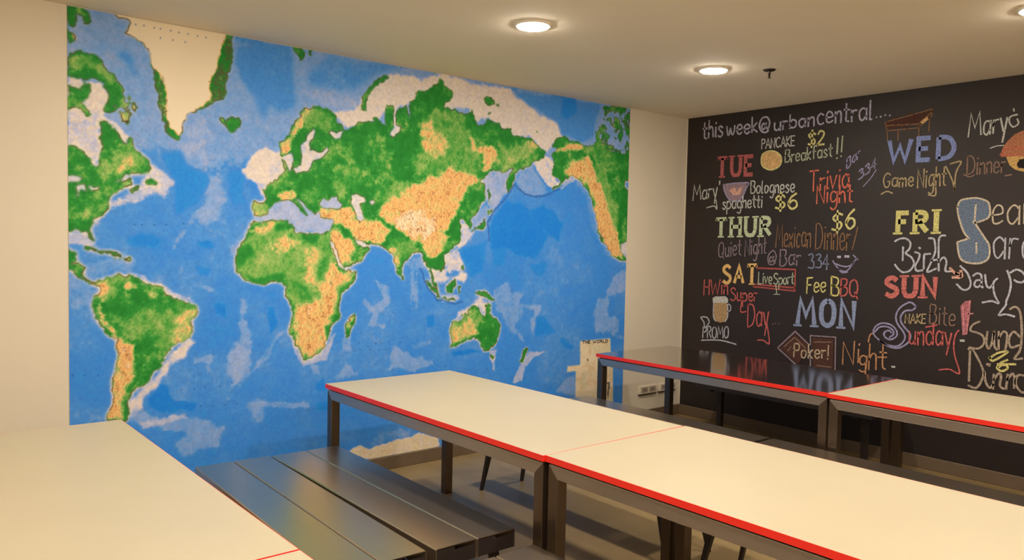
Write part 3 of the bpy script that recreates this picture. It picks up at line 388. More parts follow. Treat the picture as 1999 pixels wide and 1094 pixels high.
# ------------------------------------------------------------------ strokes: chalk ribbons and printed lettering
FONT = {
'A': (60, 'l 0 0 30 100 60 0|l 12 36 48 36'), 'B': (50, 'l 2 0 2 100|c 2 100 38 96 42 76 30 56 4 53|c 4 53 40 50 50 26 36 4 2 0'),
'C': (56, 'c 54 86 34 100 8 80 2 46 14 10 36 0 55 14'), 'D': (60, 'l 2 0 2 100|c 2 100 40 92 58 50 42 10 2 0'), 'E': (48, 'l 46 100 2 100 2 0 46 0|l 2 52 38 52'),
'F': (46, 'l 46 100 2 100 2 0|l 2 54 36 54'), 'G': (60, 'c 56 86 34 100 8 78 4 38 22 2 46 6 57 40|l 57 42 36 42'), 'H': (54, 'l 2 0 2 100|l 52 0 52 100|l 2 52 52 52'),
'K': (50, 'l 2 0 2 100|l 46 100 2 46 50 0'), 'L': (44, 'l 2 100 2 0 42 0'), 'M': (74, 'l 0 0 10 100 36 34 62 100 74 0'), 'N': (54, 'l 2 0 2 100 52 0 52 100'),
'O': (58, 'c 29 100 7 84 2 50 8 14 29 0 50 14 56 50 50 84 29 100'), 'P': (48, 'l 2 0 2 100|c 2 100 36 97 46 76 36 54 2 50'), 'Q': (60, 'c 29 100 7 84 2 50 8 14 29 0 50 14 56 50 50 84 29 100|l 38 26 60 -12'),
'R': (52, 'l 2 0 2 100|c 2 100 36 97 46 76 36 56 2 52|l 18 52 52 0'), 'S': (54, 'c 50 84 32 100 10 92 6 72 26 54 48 40 50 16 28 0 2 14'), 'T': (60, 'l 0 100 60 100|l 30 100 30 0'),
'U': (56, 'l 2 100 2 30|c 2 30 12 4 28 0 44 4 54 30|l 54 30 54 100'), 'W': (86, 'l 0 100 20 0 43 72 64 0 86 100'), 'X': (50, 'l 0 100 50 0|l 50 100 0 0'),
'a': (44, 'c 40 50 22 62 4 44 6 12 22 0 40 20|l 42 60 42 0'), 'b': (44, 'l 2 100 2 0|c 2 34 20 62 42 44 40 12 20 0 2 12'), 'c': (40, 'c 38 50 20 62 3 42 6 10 22 0 38 8'),
'd': (44, 'c 40 44 20 60 3 40 7 8 24 0 40 20|l 42 100 42 0'), 'e': (42, 'c 4 30 38 34 34 56 16 60 3 40 8 8 24 0 40 10'), 'f': (36, 'c 38 92 26 102 16 86 15 40 15 0|l 2 58 34 58'),
'g': (44, 'c 40 52 20 62 4 42 8 10 26 6 40 24|c 42 60 43 10 38 -28 20 -40 4 -30'), 'h': (40, 'l 2 100 2 0|c 2 34 18 60 34 52 38 0'), 'i': (12, 'l 6 60 6 0|l 6 80 8 86'),
'k': (38, 'l 2 100 2 0|l 34 60 3 28 38 0'), 'l': (18, 'l 4 100 4 4 16 0'), 'm': (58, 'l 2 60 2 0|c 2 38 16 60 27 50 28 0|c 28 38 44 60 55 50 56 0'), 'n': (38, 'l 2 60 2 0|c 2 38 18 60 33 52 36 0'),
'o': (42, 'c 20 60 4 46 4 14 20 0 37 14 38 46 20 60'), 'p': (44, 'l 2 60 2 -42|c 2 38 20 62 42 44 40 12 18 0 2 14'), 'r': (30, 'l 2 60 2 0|c 2 34 12 56 30 56'),
's': (36, 'c 34 50 20 62 5 50 18 32 35 16 20 0 2 8'), 't': (32, 'c 14 96 14 40 15 8 30 0|l 0 62 32 62'), 'u': (40, 'c 2 60 3 14 18 0 37 18|l 38 60 38 0'), 'w': (58, 'c 0 60 6 10 18 4 28 44 38 4 52 10 58 60'),
'v': (40, 'l 0 60 18 0 40 60'), 'x': (38, 'l 0 60 36 0|l 36 60 0 0'), 'y': (40, 'l 0 60 18 4|l 38 60 14 -42'), 'q': (44, 'c 40 50 22 62 4 44 6 12 22 0 40 20|l 42 60 42 -40'),
'@': (74, 'c 44 42 28 56 17 32 28 18 44 30 48 58|c 48 40 56 16 68 30 70 62 50 96 20 88 2 50 14 8 44 -4 64 8'), '2': (48, 'c 3 78 20 100 44 86 36 52 2 0|l 2 0 48 0'),
'3': (46, 'c 4 90 28 100 40 80 18 55|c 18 55 46 46 42 8 2 6'), '4': (46, 'l 32 0 32 100 0 34 46 34'), '6': (44, 'c 40 96 14 70 2 30 20 0 42 14 40 42 22 52 5 32'),
'$': (54, 'c 50 80 32 94 10 86 8 68 26 54 46 42 48 20 28 6 4 16|l 28 112 28 -12'), '!': (12, 'l 8 100 6 26|l 5 3 7 5'), "'": (8, 'l 5 100 2 80'), '.': (12, 'l 4 2 8 4')}
SERIF = {'T': [(30, 0), (2, 88, 0), (58, 88, 0)], 'H': [(2, 0), (52, 0), (2, 100), (52, 100)], 'R': [(2, 0)], 'F': [(2, 0)], 'I': [(10, 0), (10, 100)], 'N': [(2, 0)], 'M': [(0, 0), (74, 0)], 'U': [(2, 100), (54, 100)]}
FONT['I'] = (20, 'l 10 0 10 100')
def catmull(p, n=6):
    if len(p) < 3: return p
    q = [p[0]] + p + [p[-1]]; out = []
    for i in range(1, len(q) - 2):
        a, b, c, d = (np.array(v, float) for v in q[i - 1:i + 3])
        for k in range(n):
            s = k / n; out.append(tuple(0.5 * (2 * b + (c - a) * s + (2 * a - 5 * b + 4 * c - d) * s * s + (3 * b - a - 3 * c + d) * s ** 3)))
    return out + [p[-1]]
def ribbon(bm, pts, w, fn, wob=0.12, butt=False):
    pts = [np.array(p, float) for p in pts]
    pts = [p for i, p in enumerate(pts) if i == 0 or np.hypot(*(p - pts[i - 1])) > 0.3]
    if len(pts) < 2: pts = [pts[0], pts[0] + np.array([w * 0.3, 0])]
    L_, R_ = [], []
    n = len(pts); prev = None
    for i, p in enumerate(pts):
        a = pts[max(0, i - 1)]; b = pts[min(n - 1, i + 1)]
        t1 = (p - a) if i > 0 else (b - p); t2 = (b - p) if i < n - 1 else (p - a)
        t1 = t1 / (np.hypot(*t1) + 1e-9); t2 = t2 / (np.hypot(*t2) + 1e-9)
        nn = np.array([-(t1 + t2)[1], (t1 + t2)[0]]); l = np.hypot(*nn)
        nn = nn / l if l > 1e-6 else np.array([-t1[1], t1[0]])
        k = 1 / max(0.55, abs(nn @ np.array([-t1[1], t1[0]])))
        h = w / 2 * k * (1 + wob * (rnd.random() - 0.5) * 2)
        if not butt and i == 0: p = p - t2 * w * 0.3
        if not butt and i == n - 1: p = p + t1 * w * 0.3
        L_.append(bm.verts.new(fn(*(p + nn * h)))); R_.append(bm.verts.new(fn(*(p - nn * h))))
    for i in range(n - 1): bm.faces.new((L_[i], L_[i + 1], R_[i + 1], R_[i]))
def text_strokes(txt, p0, p1, up, style, w):
    p0, p1, up = (np.array(v, float) for v in (p0, p1, up))
    adv = [FONT[c][0] + (13 if style == 'h' else 26 if style == 'B' else 16) for c in txt]; tot = sum(adv) - (adv[0] - FONT[txt[0]][0])
    cap = np.hypot(*up); out = []; x = 0.0
    for c, a in zip(txt, adv):
        jy = 0 if style != 'h' else rnd.uniform(-3, 3)
        def P(u, v):
            if style == 'B':
                k = w / cap * 50; v = k + v / 100 * (100 - 2 * k); full = np.hypot(*(p1 - p0)); kx = w / 2 / full * tot
                X = x + u; X = kx + X * (tot - 2 * kx) / tot
            else: X = x + u
            return p0 + (p1 - p0) * (X / tot) + up * ((v + jy) / 100)
        for st in FONT[c][1].split('|'):
            tk = st.split(); num = [float(v) for v in tk[1:]]; pl = list(zip(num[::2], num[1::2]))
            if style == 'h': pl = [(u + rnd.uniform(-1.5, 1.5), v + rnd.uniform(-2, 2)) for u, v in pl]
            if tk[0] == 'c': pl = catmull(pl)
            out.append(([P(u, v) for u, v in pl], w))
        if style == 'B':
            for sv in SERIF.get(c, []):
                if len(sv) == 2:
                    q = P(*sv); d = (p1 - p0) / np.hypot(*(p1 - p0)) * w * 0.95; up_ = up / cap * w * (0.28 if sv[1] else -0.28)
                    out.append(([q - d + up_, q + d + up_], w * 0.42))
                else:
                    q = P(*sv[:2]); out.append(([q, q + up * 0.1], w * 0.6))
        x += a
    return out

# legend title on the map
bm = bmesh.new()
fn = lambda u, v: (u / 1000 + X0, YM - 0.0006, v / 1000)
for pl, w in text_strokes('THE', *[[3710,730],[3802,729],[0,22]], 'p', 7) + text_strokes('WORLD', *[[3832,727],[4013,722],[0,23]], 'p', 7): ribbon(bm, pl, w, fn, 0)
o = obj('map_title', bm, M['ink'], mural); o['label'] = 'dark title letters on the cream legend panel of the map'

# ------------------------------------------------------------------ chalkboard wall with its writing
BY = -4.6
t = thing('chalkboard', 'black chalkboard covering the right wall, full of coloured chalk writing for the week', 'chalkboard', (0, -2.3, ZB + 0.001))
bm = bmesh.new(); box(bm, -0.006, -0.0005, BY + 2.3, -0.016 + 2.3, 0, H - 0.003 - ZB)
o = obj('board_panel', bm, M['board'], t)
CHALK = [["white chalk words this week",[["t","laven",["this",[-181,2504],[-389,2508],[0,149],"h",15.0]],
["t","laven",["week@",[-432,2511],[-851,2510],[0,126],"h",14.6]]]],
["white chalk heading words beside the at sign",[["t","laven",["urban",[-893,2506],[-1244,2516],[0,110],"h",13.8]]]],
["white chalk heading words ending in dots",[["t","laven",["central",[-1270,2520],[-1706,2514],[0,141],"h",13.2]],
["t","laven",["....",[-1731,2524],[-1844,2524],[0,133],"h",11.3]]]],
["pale chalk word PANCAKE",[["t","pale",["PANCAKE",[-780,2368],[-1081,2371],[0,79],"h",10.2]]]],
["yellow chalk price of two dollars",[["t","yel",["$2",[-1198,2358],[-1333,2362],[0,106],"h",14.6]]]],
["pale chalk word Breakfast",[["t","palegr",["Breakfast",[-1001,2239],[-1404,2259],[0,100],"h",10.0]],
["t","palegr",["!!",[-1437,2240],[-1486,2245],[0,163],"h",11.8]]]],
["red chalk block letters TUE",[["t","red",["TUE",[-330,2147],[-725,2142],[0,187],"B",34.1]]]],
["round pancake drawn in orange and yellow chalk",[["f","orangey",[[[-780,2270],[-791,2316],[-822,2337],[-869,2342],[-916,2332],[-958,2299],[-970,2262],[-959,2222],[-921,2196],[-875,2187],[-827,2202],[-794,2227]]]],
["l","yel",12.8,[[[-780,2270],[-791,2316],[-822,2337],[-869,2342],[-916,2332],[-958,2299],[-970,2262],[-959,2222],[-921,2196],[-875,2187],[-827,2202],[-794,2227],[-780,2270]]],1]]],
["white chalk name with an apostrophe left of the bowl",[["t","pale",["Mary'",[-94,1954],[-381,1984],[0,132],"h",11.5]],
["l","pale",10.3,[[[-344,1955],[-356,1876],[-325,1902],[-248,1888]]],1]]],
["bowl drawn in mauve chalk",[["f","mauve",[[[-412,2085],[-654,2091],[-650,2051],[-625,1995],[-588,1948],[-532,1938],[-474,1961],[-432,2021]]]],
["f","peach",[[[-477,2039],[-539,2060],[-552,2017],[-583,2059],[-606,2053],[-586,1992],[-519,1989]]]],
["l","lilac",10.7,[[[-412,2085],[-526,2093],[-665,2090],[-650,2051],[-625,1995],[-588,1948],[-532,1938],[-474,1961],[-432,2021],[-412,2085]]],1]]],
["white chalk word Bolognese",[["t","pale",["Bolognese",[-691,1998],[-1096,1997],[0,104],"h",10.4]]]],
["white chalk word spaghetti",[["t","pale",["spaghetti",[-414,1875],[-808,1882],[0,103],"h",10.7]]]],
["yellow chalk price of six dollars under Bolognese",[["t","yel",["$6",[-925,1852],[-1121,1866],[0,124],"h",16.8]]]],
["orange red chalk word Trivia",[["t","orred",["Trivia",[-1223,1997],[-1549,2024],[0,160],"h",11.7]]]],
["orange red chalk word Night under Trivia",[["t","orred",["Night",[-1289,1900],[-1581,1906],[0,135],"h",12.1]]]],
["small lilac chalk word bar written on the slant",[["t","lilac",["Bar",[-1524,2153],[-1625,2243],[0,81],"h",9.0]]]],
["small lilac chalk number written on the slant",[["t","lilac",["334",[-1620,2067],[-1752,2156],[0,72],"h",8.9]],
["l","lilac",6.8,[[[-1753,2139],[-1718,2083],[-1661,2019]]],1]]],
["yellow chalk price of six dollars beside Mexican Dinner",[["t","yel",["$6",[-1424,1676],[-1606,1715],[0,144],"h",16.6]]]],
["pale green chalk block letters THUR",[["t","palegr2",["THUR",[-336,1623],[-908,1635],[0,178],"B",33.4]]]],
["wooden game table drawn in brown chalk",[["f","brownd",[[[-1805,2468],[-1865,2511],[-1976,2507],[-2136,2532],[-2127,2495],[-2041,2441],[-1819,2430]]]],
["l","brown",8.2,[[[-1805,2481],[-2136,2540]],[[-1805,2481],[-1820,2418],[-2035,2417],[-2127,2487],[-2136,2540]],[[-1824,2418],[-1827,2340]],[[-1901,2410],[-1904,2341]],[[-2046,2432],[-2050,2345]],[[-2116,2488],[-2116,2386]],[[-2041,2445],[-2137,2525]],[[-1818,2455],[-2034,2445]]],0],["l","brownd",7.4,[[[-1868,2426],[-1913,2494],[-1965,2416],[-2008,2500],[-2057,2447]],[[-1952,2522],[-1999,2524],[-2039,2488]]],0],["f","orangey",[[[-2052,2455],[-2100,2493],[-2109,2469],[-2072,2441]]]]]],
["blue chalk block letters WED",[["t","blue",["WED",[-1826,2176],[-2307,2169],[0,185],"B",32.2]]]],
["tan chalk words Game Night",[["t","tany",["Game",[-1809,2005],[-2026,2008],[0,103],"h",9.8]],
["t","tany",["Night",[-2054,1991],[-2245,2003],[0,132],"h",9.5]],
["l","tany",9.9,[[[-2239,2135],[-2284,2040],[-2305,1962]],[[-2268,2149],[-2336,2160],[-2307,2085],[-2302,1962]],[[-1798,1956],[-1839,1975],[-1880,1961]],[[-2179,1990],[-2178,1935],[-2132,1941]]],1]]],
["white chalk name at the upper right above the burger",[["t","pale",["Mary",[-2375,2324],[-2609,2343],[0,152],"h",10.4]],
["l","pale",9.9,[[[-2663,2443],[-2624,2433],[-2619,2397],[-2643,2365],[-2672,2384],[-2664,2414]],[[-2640,2482],[-2643,2467]]],1]]],
["brown chalk word Dinner at the right",[["t","brown2",["Dinner",[-2376,2066],[-2608,2072],[0,126],"h",8.3]],
["l","brown2",8.4,[[[-2358,2071],[-2397,2053],[-2425,2067]],[[-2609,2050],[-2648,2055]]],1]]],
["burger drawn in orange and yellow chalk",[["f","orangeb",[[[-2576,2188],[-2590,2239],[-2618,2280],[-2655,2317],[-2706,2338],[-2763,2339],[-2770,2174],[-2662,2171]]]],
["f","yelo",[[[-2610,2175],[-2688,2173],[-2771,2167],[-2775,2067],[-2718,2070],[-2666,2087],[-2632,2118]]]],
["f","boardc",[[[-2674,2123],[-2689,2151],[-2727,2156],[-2772,2146],[-2774,2103],[-2717,2092],[-2685,2097]]]],
["l","redd",10.1,[[[-2576,2188],[-2620,2233],[-2711,2222],[-2768,2221]],[[-2583,2180],[-2688,2180],[-2770,2178]]],1],["l","pale",6.8,[[[-2513,2237],[-2553,2249],[-2593,2249]]],1]]],
["yellow chalk block letters FRI",[["t","yelf",["FRI",[-1909,1660],[-2228,1667],[0,173],"B",35.7]]]],
["tall outlined letter S filled with grey blue chalk",[["f","greyblue",[[[-2327,1853],[-2344,1894],[-2393,1907],[-2450,1909],[-2502,1890],[-2525,1862],[-2525,1780],[-2451,1743],[-2459,1705],[-2506,1643],[-2537,1588],[-2537,1512],[-2501,1477],[-2445,1468],[-2386,1480],[-2355,1514],[-2338,1599],[-2341,1613],[-2405,1638],[-2377,1677],[-2347,1754],[-2332,1810]]]],
["l","creamc",11.9,[[[-2327,1853],[-2344,1894],[-2393,1907],[-2450,1909],[-2502,1890],[-2525,1862],[-2525,1780],[-2445,1743],[-2432,1753]],[[-2443,1864],[-2440,1781],[-2449,1732],[-2506,1643],[-2537,1588],[-2537,1512],[-2501,1477],[-2445,1468],[-2386,1480],[-2355,1514],[-2338,1599],[-2344,1613],[-2405,1635]],[[-2327,1853],[-2332,1810],[-2347,1754],[-2377,1677],[-2411,1635]],[[-2457,1608],[-2461,1538]]],1]]],
["pale chalk letters right of the outlined S, upper line",[["t","creamc",["ean",[-2543,1732],[-2791,1741],[0,198],"h",10.9]]]],
["pale chalk letters right of the outlined S, lower line",[["t","palel",["ara",[-2559,1510],[-2801,1507],[0,218],"h",10.9]]]],
["brown chalk words Mexican Dinner",[["t","brown",["Mexican",[-948,1555],[-1256,1556],[0,184],"h",10.1]],
["t","brown",["Dinner",[-1295,1539],[-1578,1545],[0,208],"h",9.7]],
["l","brown",9.3,[[[-1632,1715],[-1618,1639],[-1596,1545]]],1]]],
["mauve chalk words Quiet Night",[["t","mauvel",["Quiet",[-390,1451],[-618,1482],[0,133],"h",10.3]],
["t","mauvel",["Night",[-657,1473],[-861,1502],[0,134],"h",10.0]]]],
["mauve chalk words with an at sign and bar",[["t","mauvel",["@",[-876,1404],[-958,1417],[0,112],"h",10.2]],
["t","mauvel",["Bar",[-990,1395],[-1175,1415],[0,137],"h",10.9]]]],
["blue grey chalk number after bar",[["t","greyb",["334",[-1239,1390],[-1413,1388],[0,116],"h",10.6]]]],
["smiley face drawn in lilac chalk",[["l","laven",17.7,[[[-1484,1486],[-1505,1486]],[[-1543,1491],[-1572,1491]]],1],["l","lilac",10.3,[[[-1447,1455],[-1457,1438],[-1495,1396],[-1541,1376],[-1576,1395],[-1609,1443],[-1638,1482]],[[-1466,1434],[-1530,1415],[-1584,1421],[-1617,1460]],[[-1495,1396],[-1524,1367],[-1568,1373]],[[-1607,1503],[-1643,1470]]],1]]],
["amber chalk block letters SAT",[["t","amber",["SAT",[-429,1212],[-792,1232],[0,181],"B",29.6]]]],
["sport notice in a red chalk box",[["l","redb",13.7,[[[-781,1373],[-1132,1374],[-1134,1201],[-750,1215]],[[-771,1235],[-1133,1226]]],0],["t","palegr",["Live",[-797,1241],[-924,1248],[0,99],"h",9.4]],
["t","palegr",["Sport",[-940,1240],[-1122,1259],[0,92],"h",9.3]],
["l","palegr",9.3,[[[-960,1245],[-974,1172],[-948,1161],[-1000,1166]]],0]]],
["yellow chalk word Free",[["t","yelt",["Fee",[-1237,1189],[-1397,1217],[0,121],"h",11.4]]]],
["yellow and red chalk letters BBQ",[["t","yelt",["B",[-1440,1184],[-1505,1176],[0,144],"h",12.7]],
["t","redl",["BQ",[-1518,1189],[-1655,1194],[0,130],"h",11.8]]]],
["red chalk words Super Day",[["t","redl",["HWin",[-248,1116],[-501,1137],[0,130],"h",11.9]],
["t","redl",["Super",[-527,1080],[-792,1099],[0,112],"h",11.5]],
["l","redl",11.4,[[[-645,1086],[-637,995],[-689,999]]],1],["t","redl",["Day",[-706,871],[-906,900],[0,194],"h",12.2]],
["l","redl",11.9,[[[-889,918],[-909,841],[-920,750],[-862,773],[-809,767]]],1],["t","brown2",["...",[-938,912],[-1008,924],[0,97],"h",8.5]]]],
["beer mug drawn in amber and white chalk",[["f","amberm",[[[-356,1050],[-499,1060],[-507,943],[-481,895],[-433,880],[-384,891],[-361,931]]]],
["f","pale",[[[-345,1090],[-369,1107],[-478,1115],[-506,1096],[-505,1060],[-349,1049]]]],
["l","palel",10.7,[[[-499,1055],[-532,1037],[-531,996],[-502,984]],[[-356,1050],[-359,931],[-384,889]],[[-502,1060],[-507,943],[-481,895]]],1]]],
["white chalk word PROMO",[["t","palel",["PROMO",[-252,727],[-523,756],[0,100],"h",11.0]],
["l","palel",11.9,[[[-268,818],[-259,870],[-226,909],[-289,914],[-316,875],[-286,830]],[[-240,705],[-433,726],[-602,709]]],1]]],
["blue grey chalk block letters MON",[["t","greyblue2",["MON",[-1150,918],[-1653,940],[0,236],"B",38.8]]]],
["two playing cards drawn in brown chalk",[["l","mauvel",11.8,[[[-1000,725],[-1152,876],[-1293,769],[-1275,720]],[[-1000,725],[-1189,596]],[[-1295,610],[-1285,856],[-1494,865],[-1500,601],[-1370,597]]],0],["f","brownd",[[[-1021,727],[-1153,857],[-1278,767],[-1188,614]]]],
["f","brownd",[[[-1300,844],[-1480,850],[-1485,617],[-1315,613]]]],
["l","brown2",7.5,[[[-1058,741],[-1149,828],[-1244,753]],[[-1091,707],[-1121,749]],[[-1321,809],[-1457,824]],[[-1349,627],[-1466,628]]],0]]],
["tan chalk word Poker",[["t","palet",["Poker!",[-1145,666],[-1444,690],[0,109],"h",10.8]]]],
["orange brown chalk word Night at the bottom",[["t","tano",["Ni",[-1554,668],[-1691,690],[0,171],"h",11.8]],
["t","tano",["g",[-1687,672],[-1746,675],[0,124],"h",11.6]],
["t","tano",["ht",[-1760,655],[-1890,673],[0,193],"h",11.5]],
["l","tano",10.8,[[[-1737,679],[-1735,608],[-1681,607],[-1617,607]],[[-1751,857],[-1762,911],[-1792,931]],[[-1826,752],[-1891,760]]],1]]],
["small white chalk dot after Night",[["l","pale",12.7,[[[-1932,696],[-1953,697]]],1]]],
["red chalk block letters SUN",[["t","red2",["SUN",[-1843,1189],[-2227,1216],[0,169],"B",35.5]]]],
["white chalk word Birth",[["l","palel",13.4,[[[-1915,1611],[-1951,1630],[-1994,1631],[-2025,1601],[-2019,1557],[-1995,1527],[-2036,1498],[-2056,1455],[-2033,1406],[-1983,1389],[-1945,1414],[-1922,1443]],[[-1975,1571],[-1976,1474]],[[-2060,1536],[-2092,1522],[-2084,1478],[-2067,1441],[-2076,1404],[-2118,1409]],[[-2087,1569],[-2094,1562]],[[-2125,1421],[-2124,1515],[-2141,1523],[-2165,1527]],[[-2150,1636],[-2182,1632],[-2193,1597],[-2196,1539],[-2172,1466],[-2150,1400],[-2208,1424]],[[-2171,1480],[-2226,1489]],[[-2259,1655],[-2229,1651],[-2217,1604],[-2226,1410]],[[-2223,1468],[-2252,1504],[-2274,1477],[-2270,1412],[-2303,1410]]],1]]],
["red and white chalk arrow",[["l","peach",17.7,[[[-2299,1431],[-2330,1400],[-2371,1377]],[[-2369,1416],[-2374,1374],[-2318,1368]],[[-2337,1394],[-2370,1395]]],1]]],
["white chalk word Day right of the arrow",[["l","palel",12.6,[[[-2364,1448],[-2409,1404],[-2434,1342],[-2426,1299],[-2388,1287],[-2347,1323]],[[-2448,1385],[-2473,1403],[-2499,1387],[-2502,1318],[-2512,1311]],[[-2500,1359],[-2469,1354],[-2458,1322],[-2480,1310],[-2502,1332]],[[-2521,1395],[-2533,1326],[-2553,1310],[-2567,1328]],[[-2596,1374],[-2576,1349],[-2574,1315],[-2586,1261],[-2610,1211],[-2569,1222],[-2513,1208]]],1]]],
["large white chalk letter P at the right edge",[["l","palel",12.8,[[[-2652,1428],[-2665,1395],[-2677,1341],[-2670,1280],[-2655,1225],[-2652,1197],[-2615,1134],[-2655,1141],[-2707,1131]],[[-2670,1415],[-2705,1437],[-2741,1421],[-2760,1386],[-2744,1358],[-2715,1357],[-2696,1369]]],1]]],
["lilac chalk snake coiled into a letter S",[["l","lilac",12.4,[[[-2085,1146],[-2056,1172],[-2025,1170],[-1971,1129],[-1946,1069],[-1960,1013],[-2003,960],[-2017,913],[-1991,869],[-1951,848],[-1877,856],[-1818,891],[-1787,926],[-1797,973],[-1846,1007],[-1912,1001],[-1954,964],[-1956,923],[-1917,894],[-1875,906],[-1866,938],[-1898,958],[-1919,944]],[[-2085,1146],[-2059,1120],[-2012,1112],[-1982,1073],[-1983,1032],[-2009,994],[-2051,949],[-2052,909],[-2030,874],[-1976,839],[-1911,839],[-1835,877]],[[-1799,940],[-1831,976],[-1880,985],[-1922,969],[-1935,937],[-1908,909]]],1]]],
["small tan chalk letters after the snake",[["t","tany",["NAKE",[-2012,1022],[-2155,1036],[0,65],"h",8.5]]]],
["brown chalk word Bite",[["t","brown2",["Bite",[-2178,1034],[-2348,1034],[0,134],"h",9.0]]]],
["large pink chalk exclamation mark",[["f","pink",[[[-2378,1176],[-2405,1209],[-2443,1219],[-2441,1120],[-2434,1042],[-2422,980],[-2398,977],[-2391,1054]]]],
["l","pinkl",9.1,[[[-2392,1185],[-2408,986]],[[-2433,1211],[-2426,988]],[[-2419,1125],[-2458,1129]]],1],["l","pale",15.8,[[[-2389,937],[-2410,940]]],1]]],
["red chalk word Sunday",[["t","redl",["unday",[-2046,875],[-2333,896],[0,154],"h",11.1]],
["l","redl",10.5,[[[-2375,1006],[-2355,973],[-2347,902],[-2358,825],[-2392,713],[-2326,731],[-2260,718]],[[-2156,1008],[-2201,1020],[-2231,1031]]],1]]],
["tan chalk letters Sund at the right edge",[["l","tanb",13.8,[[[-2502,1079],[-2461,1053],[-2449,1013],[-2492,1002],[-2527,983],[-2536,938],[-2503,897],[-2447,898]],[[-2553,1016],[-2549,940],[-2565,904],[-2583,944],[-2593,1020],[-2597,930],[-2616,902]],[[-2625,904],[-2620,1023]],[[-2622,978],[-2647,1025],[-2671,1006],[-2665,908]],[[-2746,999],[-2706,1031],[-2682,977],[-2697,927],[-2742,947]],[[-2679,1177],[-2711,1194],[-2739,1159],[-2754,1036],[-2750,918],[-2720,856],[-2765,862]]],1]]],
["yellow chalk price of six dollars above Dinner",[["t","yelt",["6",[-2619,760],[-2685,773],[0,75],"h",13.6]],
["l","yelt",13.7,[[[-2571,837],[-2620,880],[-2679,895],[-2595,825],[-2574,848]],[[-2623,806],[-2728,820]]],1]]],
["tan chalk letters of Dinner along the bottom right",[["l","tanb",14.6,[[[-2441,886],[-2469,885],[-2537,757],[-2533,688],[-2501,629],[-2452,637]],[[-2452,875],[-2454,668]],[[-2548,743],[-2558,676],[-2583,642],[-2603,668]],[[-2559,797],[-2576,800],[-2573,788]],[[-2603,736],[-2604,638]],[[-2605,698],[-2633,747],[-2647,727],[-2643,666],[-2667,648]],[[-2686,747],[-2680,650]],[[-2684,710],[-2712,755],[-2726,731],[-2726,664]],[[-2776,753],[-2744,748],[-2734,695],[-2762,648],[-2788,645],[-2805,677]]],1]]]]
COLS = {"laven":[178,165,178],"pale":[190,182,165],"palegr":[170,170,135],"palegr2":[186,190,140],"red":[178,82,76],"red2":[200,98,84],"redd":[190,90,60],"redb":[170,70,58],"redl":[196,84,74],"orred":[214,96,62],"yel":[208,190,100],"yelf":[204,188,92],"yelt":[205,185,90],"yelo":[200,150,62],"orangey":[214,160,84],"orangeb":[178,104,58],"mauve":[150,118,122],"mauvel":[140,116,118],"peach":[212,150,120],"lilac":[150,136,165],"brownd":[82,48,36],"brown":[138,96,58],"brown2":[140,105,82],"blue":[126,136,182],"tany":[176,148,96],"greyblue":[100,112,128],"greyblue2":[132,140,166],"greyb":[122,124,146],"creamc":[196,172,138],"palel":[180,172,172],"amber":[226,170,76],"amberm":[176,136,82],"palet":[190,160,120],"tano":[190,126,72],"tanb":[166,140,112],"pink":[176,92,96],"pinkl":[200,120,118],"boardc":[40,32,32]}
CHALK_GAIN = np.array((1.35,1.5,1.75))
cm = {}
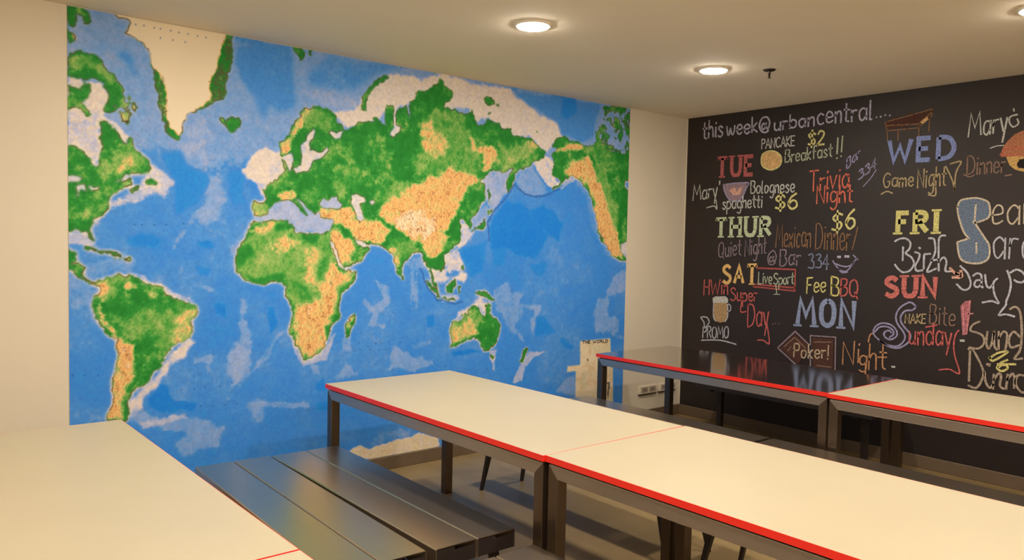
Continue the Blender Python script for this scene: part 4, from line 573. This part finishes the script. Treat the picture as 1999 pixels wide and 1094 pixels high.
def chalk_mat(k):
    if k in cm: return cm[k]
    col = lin(COLS[k]); lum = col @ np.array((0.3, 0.6, 0.1)); col = np.clip((lum + (col - lum) * 0.84) * CHALK_GAIN, 0, 0.95)
    m = bpy.data.materials.new('chalk_' + k); m.use_nodes = True; nt = m.node_tree; b = nt.nodes['Principled BSDF']
    b.inputs['Roughness'].default_value = 0.95; b.inputs['Specular IOR Level'].default_value = 0.1
    tc = nt.nodes.new('ShaderNodeTexCoord'); n = nt.nodes.new('ShaderNodeTexNoise'); n.inputs['Scale'].default_value = 110; n.inputs['Detail'].default_value = 5; n.inputs['Roughness'].default_value = 0.7
    nt.links.new(tc.outputs['Object'], n.inputs['Vector'])
    rp = nt.nodes.new('ShaderNodeMapRange'); rp.inputs[1].default_value = 0.34; rp.inputs[2].default_value = 0.58; rp.inputs[3].default_value = 0.30; rp.inputs[4].default_value = 1.0
    nt.links.new(n.outputs['Fac'], rp.inputs[0])
    mx = nt.nodes.new('ShaderNodeMix'); mx.data_type = 'RGBA'; mx.inputs[6].default_value = (0.022, 0.018, 0.017, 1); mx.inputs[7].default_value = (*col, 1)
    nt.links.new(rp.outputs[0], mx.inputs[0]); nt.links.new(mx.outputs[2], b.inputs['Base Color'])
    cm[k] = m; return m
lay = {'n': 0}
def chalk_part(label, items):
    """one word or drawing: fills lie under lines; the first colour is the part, further colours its own strokes"""
    bm = bmesh.new(); mats = []
    for it in items:
        col = it[1]
        if col not in mats: mats.append(col)
        mi = mats.index(col); n0 = len(bm.faces); lay['n'] += 1
        off = -0.0064 - 0.00005 * lay['n']
        fn = lambda u, v, off=off: (off, u / 1000 + 2.3, v / 1000 - ZB - 0.001)
        if it[0] == 't':
            for pl, w in text_strokes(*it[2]): ribbon(bm, pl, w, fn, 0.03 if it[2][4] == 'B' else 0.14, it[2][4] == 'B')
        elif it[0] == 'l':
            for pl in it[3]: ribbon(bm, catmull([tuple(p) for p in pl]) if len(pl) > 5 or it[4] else pl, it[2], fn)
        else:
            for pl in it[2]: bm.faces.new([bm.verts.new(fn(*p)) for p in pl])
        bm.faces.ensure_lookup_table()
        for f in bm.faces[n0:]: f.material_index = mi
    kind = items[0][0]
    draw = any(k in label for k in ('drawn', 'cards', 'arrow', 'dot', 'box', 'snake'))
    me = bpy.data.meshes.new('chalk_drawing' if draw else 'chalk_lettering')
    for f in bm.faces:
        f.normal_update()
        if f.normal.x > 0: f.normal_flip()
    bm.to_mesh(me); bm.free()
    for k in mats: me.materials.append(chalk_mat(k))
    o = bpy.data.objects.new(me.name, me); C.objects.link(o); o.parent = t; o['label'] = label
    return o
for label, items in CHALK: chalk_part(label, items)
